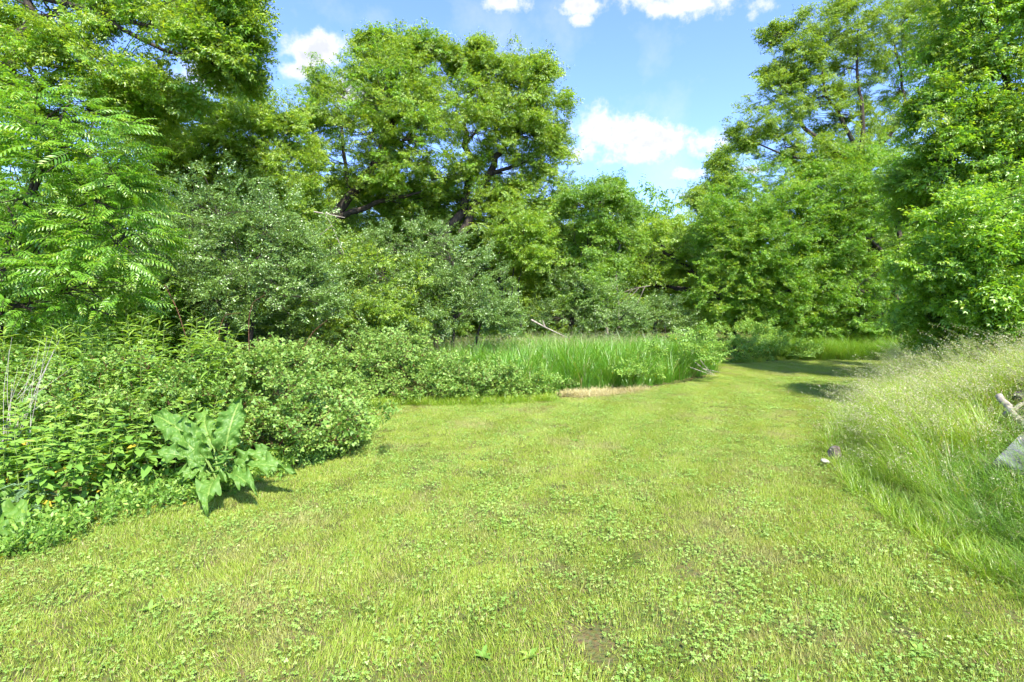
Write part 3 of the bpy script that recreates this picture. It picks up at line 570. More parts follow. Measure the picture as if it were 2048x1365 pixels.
# thin trees at the gap
plant('slender_tree', 'thin bare-stemmed tree with an S-bent stem at the gap', 'tree', 18, 1214, [(.06, [(1214, 655), (1214, 590), (1212, 520), (1216, 470), (1222, 430)]), (.05, [(1238, 655), (1236, 590), (1230, 520), (1240, 490), (1222, 455), (1215, 420)])],
      [(1228, 425, 34, 34, 0, 1.0, .8), (1205, 470, 32, 30, 0, .8, .7), (1248, 480, 26, 30, 0, .8, .6), (1215, 385, 22, 16, 0, .6, .6), (1225, 540, 30, 26, 0, .7, .4)], 'boxd', 24, dens=.8, bark=BARK_PALE)
plant('understorey_tree', 'mid green tree with big leaves left of the thin bent stem', 'tree', 16.5, 1140, [(.1, [(1140, 670), (1150, 580), (1165, 500)]), (.05, [(1158, 640), (1172, 560), (1180, 500)])],
      [(1165, 412, 46, 42, 0, 1.1), (1125, 460, 60, 50, .6), (1175, 490, 46, 60, .2), (1200, 392, 22, 14, 0, .5, .7), (1140, 545, 60, 46, .3), (1180, 580, 50, 40, 0), (1115, 520, 40, 70, 1)], 'boxd', 25, dens=.95)
# --- central twin maples
plant('maple_tree', 'big leaning maple with dark diagonal boughs, crown highest in the middle of the photo', 'tree', 16.5, 570,
      [(.24, [(560, 660), (590, 505), (640, 455), (700, 395), (748, 330), (782, 255), (830, 205)]), (.13, [(640, 455), (700, 425), (770, 400), (840, 385)]), (.10, [(748, 330), (770, 270), (770, 200), (795, 130)]), (.08, [(700, 395), (690, 330), (680, 240), (665, 200)])],
      [(800, 150, 80, 54, 0), (745, 145, 50, 44, .3), (865, 140, 46, 38, .5), (690, 185, 42, 42, 0, 1, .4), (665, 235, 44, 42, 0, 1, .55), (770, 200, 95, 60, -.8), (850, 210, 80, 60, .2), (720, 265, 80, 50, -.5, 1.4, .8), (825, 280, 90, 55, -.6), (690, 330, 80, 50, .4), (800, 350, 90, 40, .4, 1.5, .8), (890, 330, 60, 50, .5), (740, 400, 80, 40, 1.2), (850, 430, 90, 50, 1.5), (745, 98, 18, 22, .3, .4, 1.2), (808, 92, 16, 24, 0, .4, 1.2), (870, 95, 20, 16, 0, .4)],
      'box', 30, dens=.95, subs=4, alt=('boxb', .3))
plant('maple_tree', 'second maple with forked dark trunks, crown leaning right against the big cloud', 'tree', 17, 890,
      [(.2, [(880, 660), (885, 500), (925, 420), (940, 340), (930, 250), (940, 190)]), (.15, [(925, 470), (975, 350), (1010, 290), (1050, 235), (1060, 180)]), (.10, [(1010, 660), (1000, 480), (1030, 400), (1075, 340)]), (.08, [(975, 350), (1030, 330), (1080, 310)])],
      [(1050, 170, 56, 36, 0, 1.2), (985, 155, 54, 38, .2), (940, 200, 60, 46, 0), (1020, 210, 80, 46, -.5), (1090, 235, 40, 40, 0, .8), (1050, 275, 66, 36, 0, 1.1, .8), (955, 260, 60, 46, -.7), (1085, 330, 50, 46, .3), (1000, 350, 70, 50, .5, 1.3, .8), (1060, 400, 70, 52, 0), (960, 420, 80, 50, .8), (1020, 455, 60, 50, -.4), (928, 125, 20, 16, 0, .4), (1090, 155, 16, 14, 0, .4), (1050, 118, 18, 16, 0, .4), (970, 112, 16, 18, 0, .4)],
      'box', 31, dens=.95, subs=4, alt=('boxy', .35))
plant('maple_tree', 'shaded maple hanging down between the two big maples and the grey-green shrub', 'tree', 19, 760, [(.14, [(760, 660), (765, 560), (770, 480)]), (.1, [(830, 660), (820, 560), (850, 470)])],
      [(780, 500, 110, 60, 0), (880, 500, 90, 60, .5), (700, 480, 90, 60, 1), (960, 520, 80, 70, .5), (1010, 560, 60, 60, 0, 1, .7), (830, 570, 110, 60, 1), (640, 400, 70, 60, 1.5), (760, 420, 90, 60, 1.5), (880, 420, 80, 60, 1.6), (980, 450, 80, 60, 1.4), (1080, 500, 60, 60, 1.2)], 'box', 32, dens=.8)
plant('sapling', 'cluster of thin dark stems under the second maple', 'tree', 15.5, 1020, [(.035, [(1015, 655), (1025, 560), (1030, 500)]), (.03, [(1042, 655), (1036, 580), (1046, 520)]), (.03, [(1000, 655), (1010, 590), (1012, 530)])],
      [(1055, 460, 40, 50, -.3, .7), (1075, 505, 30, 40, -.3, .6, .8), (1035, 520, 40, 40, .3, .6, .5)], 'boxy', 33, dens=.8)
# --- left background
plant('maple_tree', 'yellow-green maple with a horizontal forked bough behind the grey shrub', 'tree', 13.5, 400,
      [(.13, [(392, 650), (392, 400), (395, 352), (388, 325)]), (.06, [(390, 340), (420, 292), (470, 275), (525, 240)]), (.05, [(392, 350), (350, 330), (320, 345)])],
      [(430, 280, 90, 50, 0), (510, 280, 75, 55, .3), (560, 330, 60, 70, .4), (350, 300, 80, 50, .2), (460, 350, 90, 50, .6), (580, 400, 50, 70, .3), (530, 230, 44, 26, .6, .8, .6), (460, 220, 60, 34, .8, 1, .6), (575, 270, 34, 34, .9, 1, .6), (300, 250, 80, 60, .8), (420, 400, 90, 60, .8), (530, 430, 90, 60, .9), (330, 360, 80, 60, .9)],
      'boxy', 34, dens=.95, subs=4, alt=('box', .35))
plant('maple_tree', 'large maple arching overhead at the top left, branches reaching to the blue sky', 'tree', 10, 60,
      [(.17, [(-60, 650), (-40, 300), (30, 120), (60, 40), (30, -60)]), (.07, [(10, 60), (50, 110), (85, 190)]), (.06, [(30, -20), (180, 20), (300, 50), (420, 70), (500, 60)]), (.05, [(180, 20), (300, 90), (400, 120), (480, 140)]), (.05, [(30, 120), (140, 140), (250, 190)])],
      [(120, 30, 150, 60, 0), (300, 20, 120, 44, 0), (410, 32, 70, 30, 0, .9, .8), (490, 60, 30, 16, 0, .3, .8), (370, 110, 90, 32, 0, .9, .4), (455, 130, 40, 24, 0, .5, .3), (230, 130, 130, 60, -.3), (120, 160, 120, 60, -.2), (40, 230, 120, 80, 0), (330, 190, 100, 40, .5, 1, .6), (200, 240, 100, 50, .4), (-60, 60, 120, 100, .4), (450, 16, 44, 18, .2, .5, .8), (150, -60, 200, 60, .5), (370, -60, 110, 34, .5)],
      'box', 35, dens=.55, subs=5, alt=('boxb', .4), tw_scale=.85)
# --- grey-green shrubs
plant('honeysuckle_bush', 'large rounded grey-green shrub of small leaves right of the walnut leaves', 'bush', 10, 450, [(.06, [(450, 680), (455, 560), (440, 460)]), (.04, [(500, 680), (520, 560), (540, 500)])],
      [(440, 430, 110, 75, 0), (540, 450, 80, 70, .2), (380, 500, 90, 90, -.2), (490, 530, 110, 80, -.4), (420, 600, 110, 60, -.5), (560, 590, 90, 70, -.1), (320, 420, 70, 60, .3), (330, 590, 80, 80, .2), (620, 520, 40, 50, .5)], 'grey', 40, dens=1.7, trunk_name='stem', subs=4)
plant('honeysuckle_bush', 'grey-green shrub mass under the leaning maple', 'bush', 12.2, 700, [(.05, [(700, 690), (710, 600), (700, 520)]), (.04, [(760, 690), (780, 600), (790, 540)])],
      [(690, 580, 90, 60, 0), (640, 620, 80, 50, -.5), (770, 560, 80, 60, .3), (730, 640, 80, 40, -.6), (660, 500, 60, 50, .5), (780, 640, 70, 40, 0), (810, 600, 50, 50, .4)], 'grey', 41, dens=1.7, trunk_name='stem', subs=3, alt=('box', .3))
plant('honeysuckle_bush', 'silvery drooping shrub behind the reed bed, left of the dark stems', 'bush', 13, 910, [(.05, [(900, 690), (910, 600), (905, 520)]), (.04, [(950, 690), (970, 620), (990, 580)])],
      [(900, 520, 66, 46, .2), (940, 570, 70, 50, 0), (860, 600, 60, 50, 0), (985, 620, 50, 36, -.4), (920, 630, 80, 36, -.3), (860, 480, 50, 40, .6, .8, .7), (870, 560, 60, 60, .8), (850, 650, 60, 30, .4), (790, 500, 60, 40, 1.2), (1010, 640, 30, 24, -.3, .4)], 'grey', 42, dens=1.8, trunk_name='stem', subs=4)
plant('honeysuckle_bush', 'grey-green shrub behind the reeds below the thin bent stem', 'bush', 16, 1190, [(.04, [(1190, 680), (1190, 620), (1180, 580)]), (.03, [(1165, 680), (1170, 620), (1180, 560)])],
      [(1190, 610, 70, 40, 0), (1130, 640, 60, 36, 0), (1240, 640, 46, 32, 0), (1150, 580, 46, 36, .4, .8, .8)], 'grey', 43, dens=1.7, trunk_name='stem', subs=4)
plant('willow_bush', 'pale silvery bush in the gap beyond the reeds', 'bush', 21, 1330, [(.04, [(1330, 670), (1330, 630)])], [(1330, 640, 60, 28, 0), (1290, 625, 40, 24, .5), (1370, 655, 46, 24, .3)], 'grey', 44, dens=1.0, tw_scale=1.2, trunk_name='stem')
plant('background_bush', 'tall greenery filling the woods edge behind the left thicket', 'bush', 15.5, 200, [(.08, [(200, 680), (210, 500), (220, 400)])],
      [(120, 380, 160, 90, 0), (280, 420, 130, 90, 0), (60, 540, 160, 100, 0), (250, 560, 150, 90, 0), (560, 480, 90, 80, 1), (620, 560, 80, 70, 1.5), (480, 620, 120, 60, 1)], 'boxd', 45, dens=.6, tw_scale=1.2, trunk_name='stem')
# --- walnut
plant('walnut_tree', 'young walnut with long feathery leaves hanging in at the left edge', 'tree', 6.6, 20,
      [(.05, [(-20, 690), (10, 520), (60, 400), (75, 300)]), (.028, [(60, 400), (100, 300), (120, 240), (140, 200)]), (.022, [(40, 440), (130, 420), (200, 400)])],
      [(70, 250, 110, 80, 0, .55), (160, 290, 100, 70, -.1, .55), (40, 400, 120, 90, 0, .7), (190, 400, 90, 80, 0, .6), (250, 470, 60, 60, 0, .45), (80, 520, 130, 80, 0, .7), (210, 560, 90, 60, 0, .6), (60, 620, 110, 40, 0, .5), (-80, 350, 120, 200, .2, .8), (250, 350, 50, 50, 0, .4)],
      'walnut', 50, dens=4.6, near=300, per=14, subs=3, elev=(-.2, .5), clump=1.2, alt=None)
# --- right side
plant('maple_tree', 'tall maple on the right with a fan of thin boughs against the blue sky', 'tree', 21, 1730,
      [(.24, [(1760, 680), (1745, 480), (1725, 340), (1720, 310)]), (.12, [(1725, 330), (1640, 285), (1590, 230), (1560, 200)]), (.10, [(1722, 320), (1690, 250), (1655, 190), (1640, 120)]), (.10, [(1722, 320), (1724, 230), (1715, 140), (1716, 60)]), (.09, [(1728, 330), (1800, 240), (1805, 170), (1790, 90)]), (.08, [(1725, 345), (1650, 325), (1570, 310), (1500, 280)]), (.09, [(1850, 400), (1880, 250), (1900, 130), (1870, 50)])],
      [(1560, 200, 50, 46, 0, 1, .7), (1510, 250, 40, 40, 0, .8, .7), (1600, 120, 50, 46, 0, 1, .75), (1555, 130, 28, 30, 0, .6, .5), (1640, 60, 60, 40, 0, 1, .75), (1620, 200, 55, 50, .5, 1, .7), (1690, 140, 60, 60, .5, 1, .65), (1720, 50, 60, 50, 0, 1.2, .8), (1680, 240, 60, 40, .8, 1, .65), (1490, 290, 30, 20, 0, .6, .6), (1570, 290, 60, 26, .3, .8, .6), (1790, 60, 60, 60, .4, 1.3, .6), (1790, 180, 60, 60, .8, 1.2, .6), (1650, 310, 80, 30, .4, 1.2, .8), (1760, 290, 60, 50, .6), (1860, 100, 60, 80, .4, 1.2, .7), (1860, 20, 70, 50, 1, 1, .7), (1550, 70, 18, 16, 0, .4, .5)],
      'box', 60, dens=1.25, subs=5, tw_scale=.75)
plant('maple_tree', 'broad dense maple whose foliage slopes down to the far lawn corner', 'tree', 21, 1600,
      [(.18, [(1640, 690), (1650, 560), (1655, 450)]), (.1, [(1600, 690), (1580, 560), (1560, 460)])],
      [(1520, 410, 90, 60, 0), (1600, 370, 90, 60, .4), (1470, 480, 64, 70, -.3), (1560, 490, 110, 70, -.8), (1660, 420, 100, 80, -.4), (1500, 570, 80, 60, -.8), (1470, 640, 50, 30, 0), (1580, 580, 90, 70, -1), (1555, 640, 80, 36, .6), (1650, 620, 70, 50, .8), (1440, 600, 40, 60, 0), (1620, 640, 70, 50, -.8), (1520, 620, 60, 50, -.3), (1580, 440, 80, 60, -1), (1690, 500, 70, 70, -1.2), (1440, 460, 40, 50, .5), (1700, 350, 80, 50, .3)],
      'boxb', 61, dens=1.0, subs=3, alt=('boxy', .22))
plant('maple_tree', 'dark hollow maple with shaded branches behind the right lawn edge', 'tree', 19.6, 1780,
      [(.16, [(1800, 680), (1790, 560), (1800, 470), (1790, 420)]), (.08, [(1800, 540), (1740, 480), (1690, 470)]), (.07, [(1800, 500), (1850, 450), (1880, 400)])],
      [(1700, 400, 90, 50, 0), (1790, 360, 90, 50, .2), (1660, 480, 60, 50, .2, 1, .8), (1870, 350, 60, 60, 0), (1640, 610, 80, 50, 1.6), (1700, 570, 60, 60, -.1, .8, .8), (1740, 620, 60, 34, 1.8, .8, .8), (1860, 600, 60, 50, 2.5, .9, .6), (1800, 590, 60, 60, .6, 1, .5), (1880, 470, 60, 60, .4, 1, .6), (1790, 640, 70, 50, -.6, .7, .9), (1720, 640, 50, 40, -.3, .7, .9), (1860, 620, 50, 50, .6, .7, .8), (1740, 660, 40, 24, 1.2, .6), (1720, 500, 80, 40, 1.5, 1, .5)],
      'boxb', 62, dens=.95, subs=5, alt=('boxd', .4))
plant('maple_tree', 'bright maple wall filling the upper right corner', 'tree', 11, 2010,
      [(.18, [(2060, 690), (2040, 480), (2030, 300), (2000, 100)]), (.06, [(2040, 330), (1960, 250), (1920, 160)])],
      [(2000, 80, 100, 80, 0), (1940, 60, 60, 70, .2), (1950, 190, 90, 70, -.1), (2040, 220, 90, 90, -.3), (1900, 260, 60, 56, 0), (1960, 320, 90, 50, 0), (2060, 350, 90, 70, -.4), (1960, 420, 90, 60, .6), (2080, 460, 100, 80, .4), (1880, 440, 60, 50, .9, 1, .7), (1880, 350, 50, 30, .2, .6, .7), (2150, 150, 120, 200, 0), (2000, -30, 120, 50, .2)],
      'boxb', 63, dens=.95, subs=4, tw_scale=.9, alt=('box', .35))
plant('background_bush', 'shaded growth behind the hollow at the right', 'bush', 25, 1780, [(.08, [(1780, 680), (1785, 500)])], [(1700, 480, 140, 90, 0), (1820, 560, 140, 90, 0), (1940, 460, 120, 120, -1), (2040, 560, 120, 90, -2), (1620, 600, 120, 60, 0)], 'boxd', 64, dens=.6, tw_scale=1.2, trunk_name='stem')
plant('maple_bush', 'bright fresh green young maple bush above the seeding grass at the right edge', 'bush', 8.2, 1990,
      [(.05, [(2000, 690), (1990, 600), (1980, 500)]), (.035, [(2040, 690), (2060, 560), (2040, 460)])],
      [(1960, 440, 70, 46, 0, .8), (1990, 640, 70, 36, -.1, .8), (1900, 630, 40, 36, .3, .6), (2070, 640, 70, 50, 0, .8), (2100, 400, 90, 60, .2, .9), (1930, 650, 50, 36, .1, .7), (1875, 540, 36, 50, .6, .6, .8), (1990, 520, 90, 60, -.1, .8), (1920, 500, 46, 50, .1, .6), (2050, 470, 80, 70, 0, .9), (1950, 590, 70, 46, 0, .7), (2040, 600, 80, 50, -.1, .8), (1900, 580, 36, 40, .2, .5), (2100, 540, 80, 100, 0, .9)],
      'boxn', 65, dens=1.3, near=300, subs=4, tw_scale=.75, trunk_name='stem')
plant('seedling_bush', 'low leafy bush at the foot of the hollow, right of the reed bed', 'bush', 18.2, 1660, [],
      [(1640, 640, 60, 26, 2.4, .8), (1700, 625, 40, 30, 2.4, .6), (1590, 660, 50, 24, 2.4, .8)], 'boxb', 66, dens=1.1, trunk_name='stem')
plant('nettle_bed', 'dark low leafy growth between the reeds and the long grass', 'undergrowth', 17.2, 1500, [], [(1470, 700, 44, 28, 0, .8), (1520, 695, 50, 26, .6, .9), (1575, 700, 46, 18, 1, .9), (1500, 670, 60, 20, 1.6, .9)], 'weed', 67, dens=5, tw_scale=1.3, elev=(.2, 1.2), crown_name='foliage')

print('INSTANCES', NINST[0])
# ------------------------------------------------------------------ thickets on the left and in the middle
def bramble(name, label, blobs, seed, Yd, base_px, near=0, dens=1.0, key='bramble', canes=8, cat='bush', tw_scale=.78, alt=None):
    blobs = [(b_[0], b_[1] + (16 if key == 'bramble' and Yd < 9.5 else -8), *b_[2:]) for b_ in blobs]
    r_ = plant(name, label, cat, Yd, base_px, [], blobs, key, seed, dens=dens, near=near, elev=(.0, 1.1), per=9, limbs=False, crown_name='foliage', tw_scale=tw_scale, fillin=.6, clump=1.3, alt=alt)
    rng = np.random.default_rng(seed + 1); off = np.array(r_.location)
    LP = []
    for i in range(canes):
        B = blobs[rng.integers(len(blobs))]; Yb = Yd + B[4]; c = P(B[0] + rng.uniform(-.7, .7) * B[2], B[1] + B[3] * .8, Yb); g = np.array([c[0], c[1], float(H(c[0], c[1])) - .02])
        top = P(B[0] + rng.uniform(-1, 1) * B[2], B[1] - B[3] * rng.uniform(.7, 1.25), Yb - .25); tip = top + np.array([rng.normal(0, .3), rng.normal(0, .2), -rng.uniform(.05, .25)])
        t = np.linspace(0, 1, 10)[:, None]; m = top + np.array([0, 0, .1]); cv = g * (1 - t) ** 2 + 2 * m * t * (1 - t) + tip * t * t
        LP.append(cv[5:][rng.integers(0, 5, 4)]); LP.append(cv[7:][rng.integers(0, 3, 2)])
        mb = MB(); mb.tube(cv - off, np.linspace(.005, .002, 10), 5); mb.obj('cane', CANE, r_, smooth=True)
    if LP:
        q = np.vstack(LP); n_ = len(q); scatter('cane_leaves', key, q - off, euler(np.column_stack([rng.normal(0, 1, (n_, 2)), np.full(n_, .7)]), rng.normal(0, .5, n_)), rng.uniform(.45, .8, n_), r_, rng)
    return r_
bramble('bramble_bush', 'light green bramble bush at the left, its right side bulging over the mown lawn', [(580, 790, 84, 54, 0, .45), (520, 725, 60, 30, .4, .5), (635, 850, 62, 44, -.1, .35), (550, 860, 84, 54, -.25, .4), (595, 905, 50, 24, -.4, .2), (500, 810, 76, 60, .1, .45), (660, 830, 36, 38, .25, .3), (470, 725, 76, 32, .6, .6), (440, 800, 70, 50, .3, .5)], 70, 6.0, 610, near=280, dens=1.7, canes=18)
bramble('bramble_bush', 'bramble and mixed weed mound at the far left, behind the burdock', [(60, 790, 110, 60, .1, .5), (200, 770, 110, 60, .1, .5), (330, 760, 100, 60, .2, .5), (120, 870, 120, 70, -.2, .4), (280, 830, 100, 60, -.1, .4), (-80, 820, 120, 110, .1, .6), (30, 940, 90, 50, -.5, .3), (400, 820, 80, 60, .2, .4)], 72, 5.5, 200, near=280, dens=1.35, canes=10, alt=('weed', .25))
bramble('bramble_bush', 'second bramble bush in the middle, between the recess and the dead straw', [(800, 728, 80, 40, .3, .7), (745, 755, 48, 38, .2, .5), (880, 763, 80, 34, -.1, .6), (830, 785, 84, 22, -.35, .35), (955, 780, 54, 22, -.2, .4), (1000, 772, 50, 24, .1, .5), (770, 695, 70, 22, 1.2, .8), (1060, 785, 40, 16, 0, .3)], 74, 10, 860, near=200, dens=1.9, canes=12)
bramble('bramble_bush', 'bramble growth linking the left bush to the shrubs at the back of the recess', [(640, 720, 60, 28, 0, .7), (700, 735, 40, 34, -.3, .5), (560, 705, 70, 26, 0, .8), (690, 775, 30, 24, -.9, .35)], 76, 9.2, 650, dens=2.1, canes=4)
bramble('weedy_clump', 'weedy clump at the right end of the reed bed with a fallen stalk', [(1400, 720, 34, 26, 0, .5), (1290, 740, 26, 36, -.8, .3), (1255, 765, 24, 18, -1.6, .25), (1390, 690, 40, 16, .4, .4)], 78, 12.6, 1390, dens=2.2, canes=3, key='weed', cat='weeds', tw_scale=1.25)
bramble('weedy_clump', 'low weeds and grass at the right foot of the middle bramble', [(1090, 780, 30, 22, 0, .3), (1050, 760, 40, 26, .5, .4), (1000, 780, 40, 20, .1, .3)], 80, 9.9, 1075, dens=2.6, canes=0, key='weed', cat='weeds')

# tall herbs, single stalks
def stalks(name, label, group, spec, places, seed, cat='plant'):
    rng = np.random.default_rng(seed); pr = [herb_stalk(seed * 10 + i, **spec) for i in range(6)]; mt = spec['mat']; base = []
    for ms, ml in pr:
        base.append((ms.obj('stem', STEM, link=False), ml.obj('foliage', mt, link=False)))
    for (x, y, s) in places:
        e_ = empty(name, (x, y, float(H(x, y)))); tag(e_, label, cat, group); e_.rotation_euler = (rng.normal(0, .06), rng.normal(0, .06), rng.uniform(0, 6.28)); e_.scale = (s, s, s)
        a_, b_ = base[rng.integers(6)]
        for q in (a_, b_): c_ = q.copy(); COL.objects.link(c_); c_.parent = e_
rng = np.random.default_rng(5)
pl = []
for i in range(64):
    px = rng.uniform(-60, 470); Yd = rng.uniform(5.4, 6.6); pl.append(((px - 1024) / FPX * Yd, Yd, rng.uniform(.95, 1.2)))
stalks('willowherb', 'tall herb with narrow willow-like leaves standing in the left thicket', 'narrow-leaved herbs behind the left thicket', dict(mat=M['herb'], Ht=1.45, gap=.035, ll=.17, lw=.022, droop=.5, pairs=False, old=.0, curve=.18), pl, 81)
pl = []
for i in range(105):
    px = rng.uniform(-40, 430); py = np.interp(px, [-60, 0, 110, 210, 310, 400, 500], [1100, 1075, 1060, 1010, 995, 985, 950]) - rng.uniform(8, 150); x, y = G(px, py); pl.append((x, y, rng.uniform(.75, 1.1)))
stalks('nettle_plant', 'upright leafy weed with paired toothed leaves at the front of the left thicket', 'paired-leaf weeds fronting the left thicket', dict(mat=M['herb'], Ht=.88, gap=.075, ll=.115, lw=.055, droop=.45, old=.035), pl, 82)
# small ground weeds along the edges (stuff)
def edge_line(pts, n, w0, w1, rng):
    pts = np.array(pts); s = rng.uniform(0, len(pts) - 1, n); i = s.astype(int).clip(0, len(pts) - 2); f = (s - i)[:, None]; p = pts[i] * (1 - f) + pts[i + 1] * f; d = nrm(pts[i + 1] - pts[i]); nn = np.stack([-d[:, 1], d[:, 0]], -1)
    return p + nn * rng.uniform(w0, w1, n)[:, None]
EL = [tuple(p) for p in LEFT]
q = edge_line(EL, 900, -.1, .55, rng); n_ = len(q)
scatter('low_weeds', 'weed', np.column_stack([q, H(q[:, 0], q[:, 1])]), euler(np.column_stack([rng.normal(0, .5, (n_, 2)), np.full(n_, .9)]), rng.uniform(0, 6, n_)), rng.uniform(.5, 1.05, n_), rng=rng)
tag(bpy.data.objects['low_weeds'], 'small bright weeds fringing the foot of the left thicket', 'weeds')
q = edge_line([tuple(G(705, 815)), tuple(G(820, 806)), tuple(G(960, 806)), tuple(G(1110, 800))], 330, -.1, .4, rng); q2 = edge_line([tuple(G(1430, 728)), tuple(G(1600, 716)), (13.8, 18.8)], 260, -.2, .5, rng); q = np.vstack([q, q2]); n_ = len(q)
scatter('edge_grass', 'edge', np.column_stack([q, H(q[:, 0], q[:, 1])]), np.column_stack([np.zeros((n_, 2)), rng.uniform(0, 6.28, n_)]), rng.uniform(.6, 1.3, n_), rng=rng)
qb = edge_line([tuple(p) for p in BANK[1:7]], 420, -.30, .05, rng); n_ = len(qb)
scatter('bank_fringe', 'edge', np.column_stack([qb, H(qb[:, 0], qb[:, 1])]), np.column_stack([np.zeros((n_, 2)), rng.uniform(0, 6.28, n_)]), rng.uniform(.5, 1.2, n_), rng=rng); tag(bpy.data.objects['bank_fringe'], 'short rough grass along the foot of the right bank', 'grass')
tag(bpy.data.objects['edge_grass'], 'uncut green grass fringe below the middle bramble and far bank', 'grass')

# burdock: every large leaf a part
def burdock(label, base, leaves, seed):
    rng = np.random.default_rng(seed); bx, by = base; off = np.array([bx, by, float(H(bx, by))]); root = empty('burdock_plant', off); tag(root, label, 'burdock')
    for (tx, ty, tY, wid, face) in leaves:       # leaf tip in pixels and its distance
        tip = P(tx, ty, tY) - off; hub = np.array([0, 0, .05]); d = tip - hub; Lt = np.linalg.norm(d); st = hub + d * .30 + np.array([0, 0, .16 * Lt]); D = nrm(tip - st); Ls = np.linalg.norm(tip - st)
        up = nrm(np.array(face, float)); S = nrm(np.cross(up, D)); U = np.cross(D, S); nu, nv = 44, 17; V, T = [], []
        ph = rng.uniform(0, 6, 4)
        for i in range(nu + 1):
            f = i / nu; wf = (math.sin(math.pi * min(f * .92 + .10, 1)) ** .75) * (1 - .25 * f) * wid if f < 1 else 0.0
            for j in range(nv):
                s = (j / (nv - 1) - .5) * 2; lob = 1 + .07 * math.sin(f * 24 + ph[0] + (2 if s > 0 else 0)) * abs(s) + .05 * math.sin(f * 51 + ph[1] + s)
                back = -.13 * (abs(s) ** 1.5) * (1 - f) ** 3
                rip = .045 * math.sin(f * 15 + ph[2] + s * 2) * abs(s) ** 1.5 + .03 * math.sin(f * 37 + ph[3] - s) * abs(s) ** 2
                vein = .012 * wid * 4 * abs(math.sin((f * 7 - abs(s) * 2.2) * math.pi)) if abs(s) > .05 else -.01
                V.append(st + D * (f + back) * Ls + S * s * wf * lob * .5 + U * (rip + vein + .10 * abs(s) * wid - .22 * f * f * Ls + .10 * math.sin(f * 3.14) * Ls))
                T.append(1.0 if abs(s) < .05 else (.40 + .5 * (abs(math.sin((f * 7 - abs(s) * 2.2) * math.pi)) < .24)))
        F = []
        for i in range(nu):
            for j in range(nv - 1): a = i * nv + j; F += [(a, a + nv, a + 1), (a + 1, a + nv, a + nv + 1)]
        mb = MB(); mb.add(np.array(V), np.array(F), np.array(T)); mb.tube(np.array([hub, (hub + st) / 2 + [0, 0, .03], st]), [.012, .009, .007], 6, .9); mb.obj('leaf', M['burdock'], root, smooth=True)
up = (0, -.35, 1)
burdock('large burdock with wavy-edged leaves sprawling onto the lawn from the left thicket', (-2.62, 4.6),
        [(298, 815, 4.75, .26, (0, -.9, 1)), (478, 792, 4.85, .26, (.3, -1, .6)), (290, 895, 4.4, .17, (-.1, -.5, 1)), (585, 930, 4.5, .18, (.2, -.5, 1)), (408, 1006, 4.0, .22, (.1, -.9, .7)), (508, 970, 4.2, .17, (.3, -.6, 1)), (400, 810, 4.9, .22, (-.2, -1, .6)), (345, 945, 4.35, .17, (0, -.6, 1)), (550, 890, 4.65, .18, (.4, -.5, 1)), (340, 860, 4.6, .2, (-.3, -.8, .9)), (455, 900, 4.4, .14, (0, -.8, .8))], 90)
burdock('burdock with broad leaves cut off by the left edge of the frame', (-4.0, 3.75), [(70, 1075, 3.55, .30, up), (-30, 1010, 3.5, .3, up), (40, 985, 3.9, .28, (0, -.8, .6)), (-60, 1130, 3.3, .3, up), (20, 1120, 3.4, .22, up)], 91)
burdock('single small burdock at the foot of the middle bramble', (-2.2, 9.6), [(795, 812, 9.45, .20, (0, -1, .4)), (755, 790, 9.5, .16, up), (830, 795, 9.5, .15, up)], 92)
# thistle
def thistle(px, py, h, seed):
    x, y = G(px, py); rng = np.random.default_rng(seed); off = (x, y, float(H(x, y))); root = empty('thistle', off); tag(root, 'grey-green spiny thistle rising in front of the left thicket', 'thistle')
    mb = MB(); mb.tube(np.array([[0, 0, -.02], [.01, 0, h * .5], [0, .01, h]]), [.009, .007, .004], 6); mb.obj('stem', STEM, root)
    for k in range(15):
        f = .15 + .8 * k / 15; a = k * 2.4; Ll = .30 * (1.1 - .75 * f); d0 = np.array([math.cos(a), math.sin(a), 0]); p0 = np.array([0, 0, f * h]); mb = MB(); O, D, Ln = [], [], []
        for i in range(9):
            g = i / 9; c = p0 + d0 * Ll * g + np.array([0, 0, (.25 * g - .35 * g * g) * Ll]); sv = np.array([-d0[1], d0[0], 0])
            for s in (1, -1): O.append(c); D.append(nrm(sv * s + d0 * .8 + [0, 0, rng.uniform(-.1, .4)])); Ln.append(.055 * math.sin(3.1 * (g * .85 + .12)) * (Ll / .3) + .012)
        O.append(p0 + d0 * Ll * .2); D.append(d0); Ln.append(Ll * .8)
        mb.leaves(KITE, np.array(O), np.array(D), np.array([0, 0, 1.]), np.array(Ln), np.array(Ln) * .38, .5); mb.obj('leaf', M['thistle'], root)
thistle(55, 1050, .42, 95)
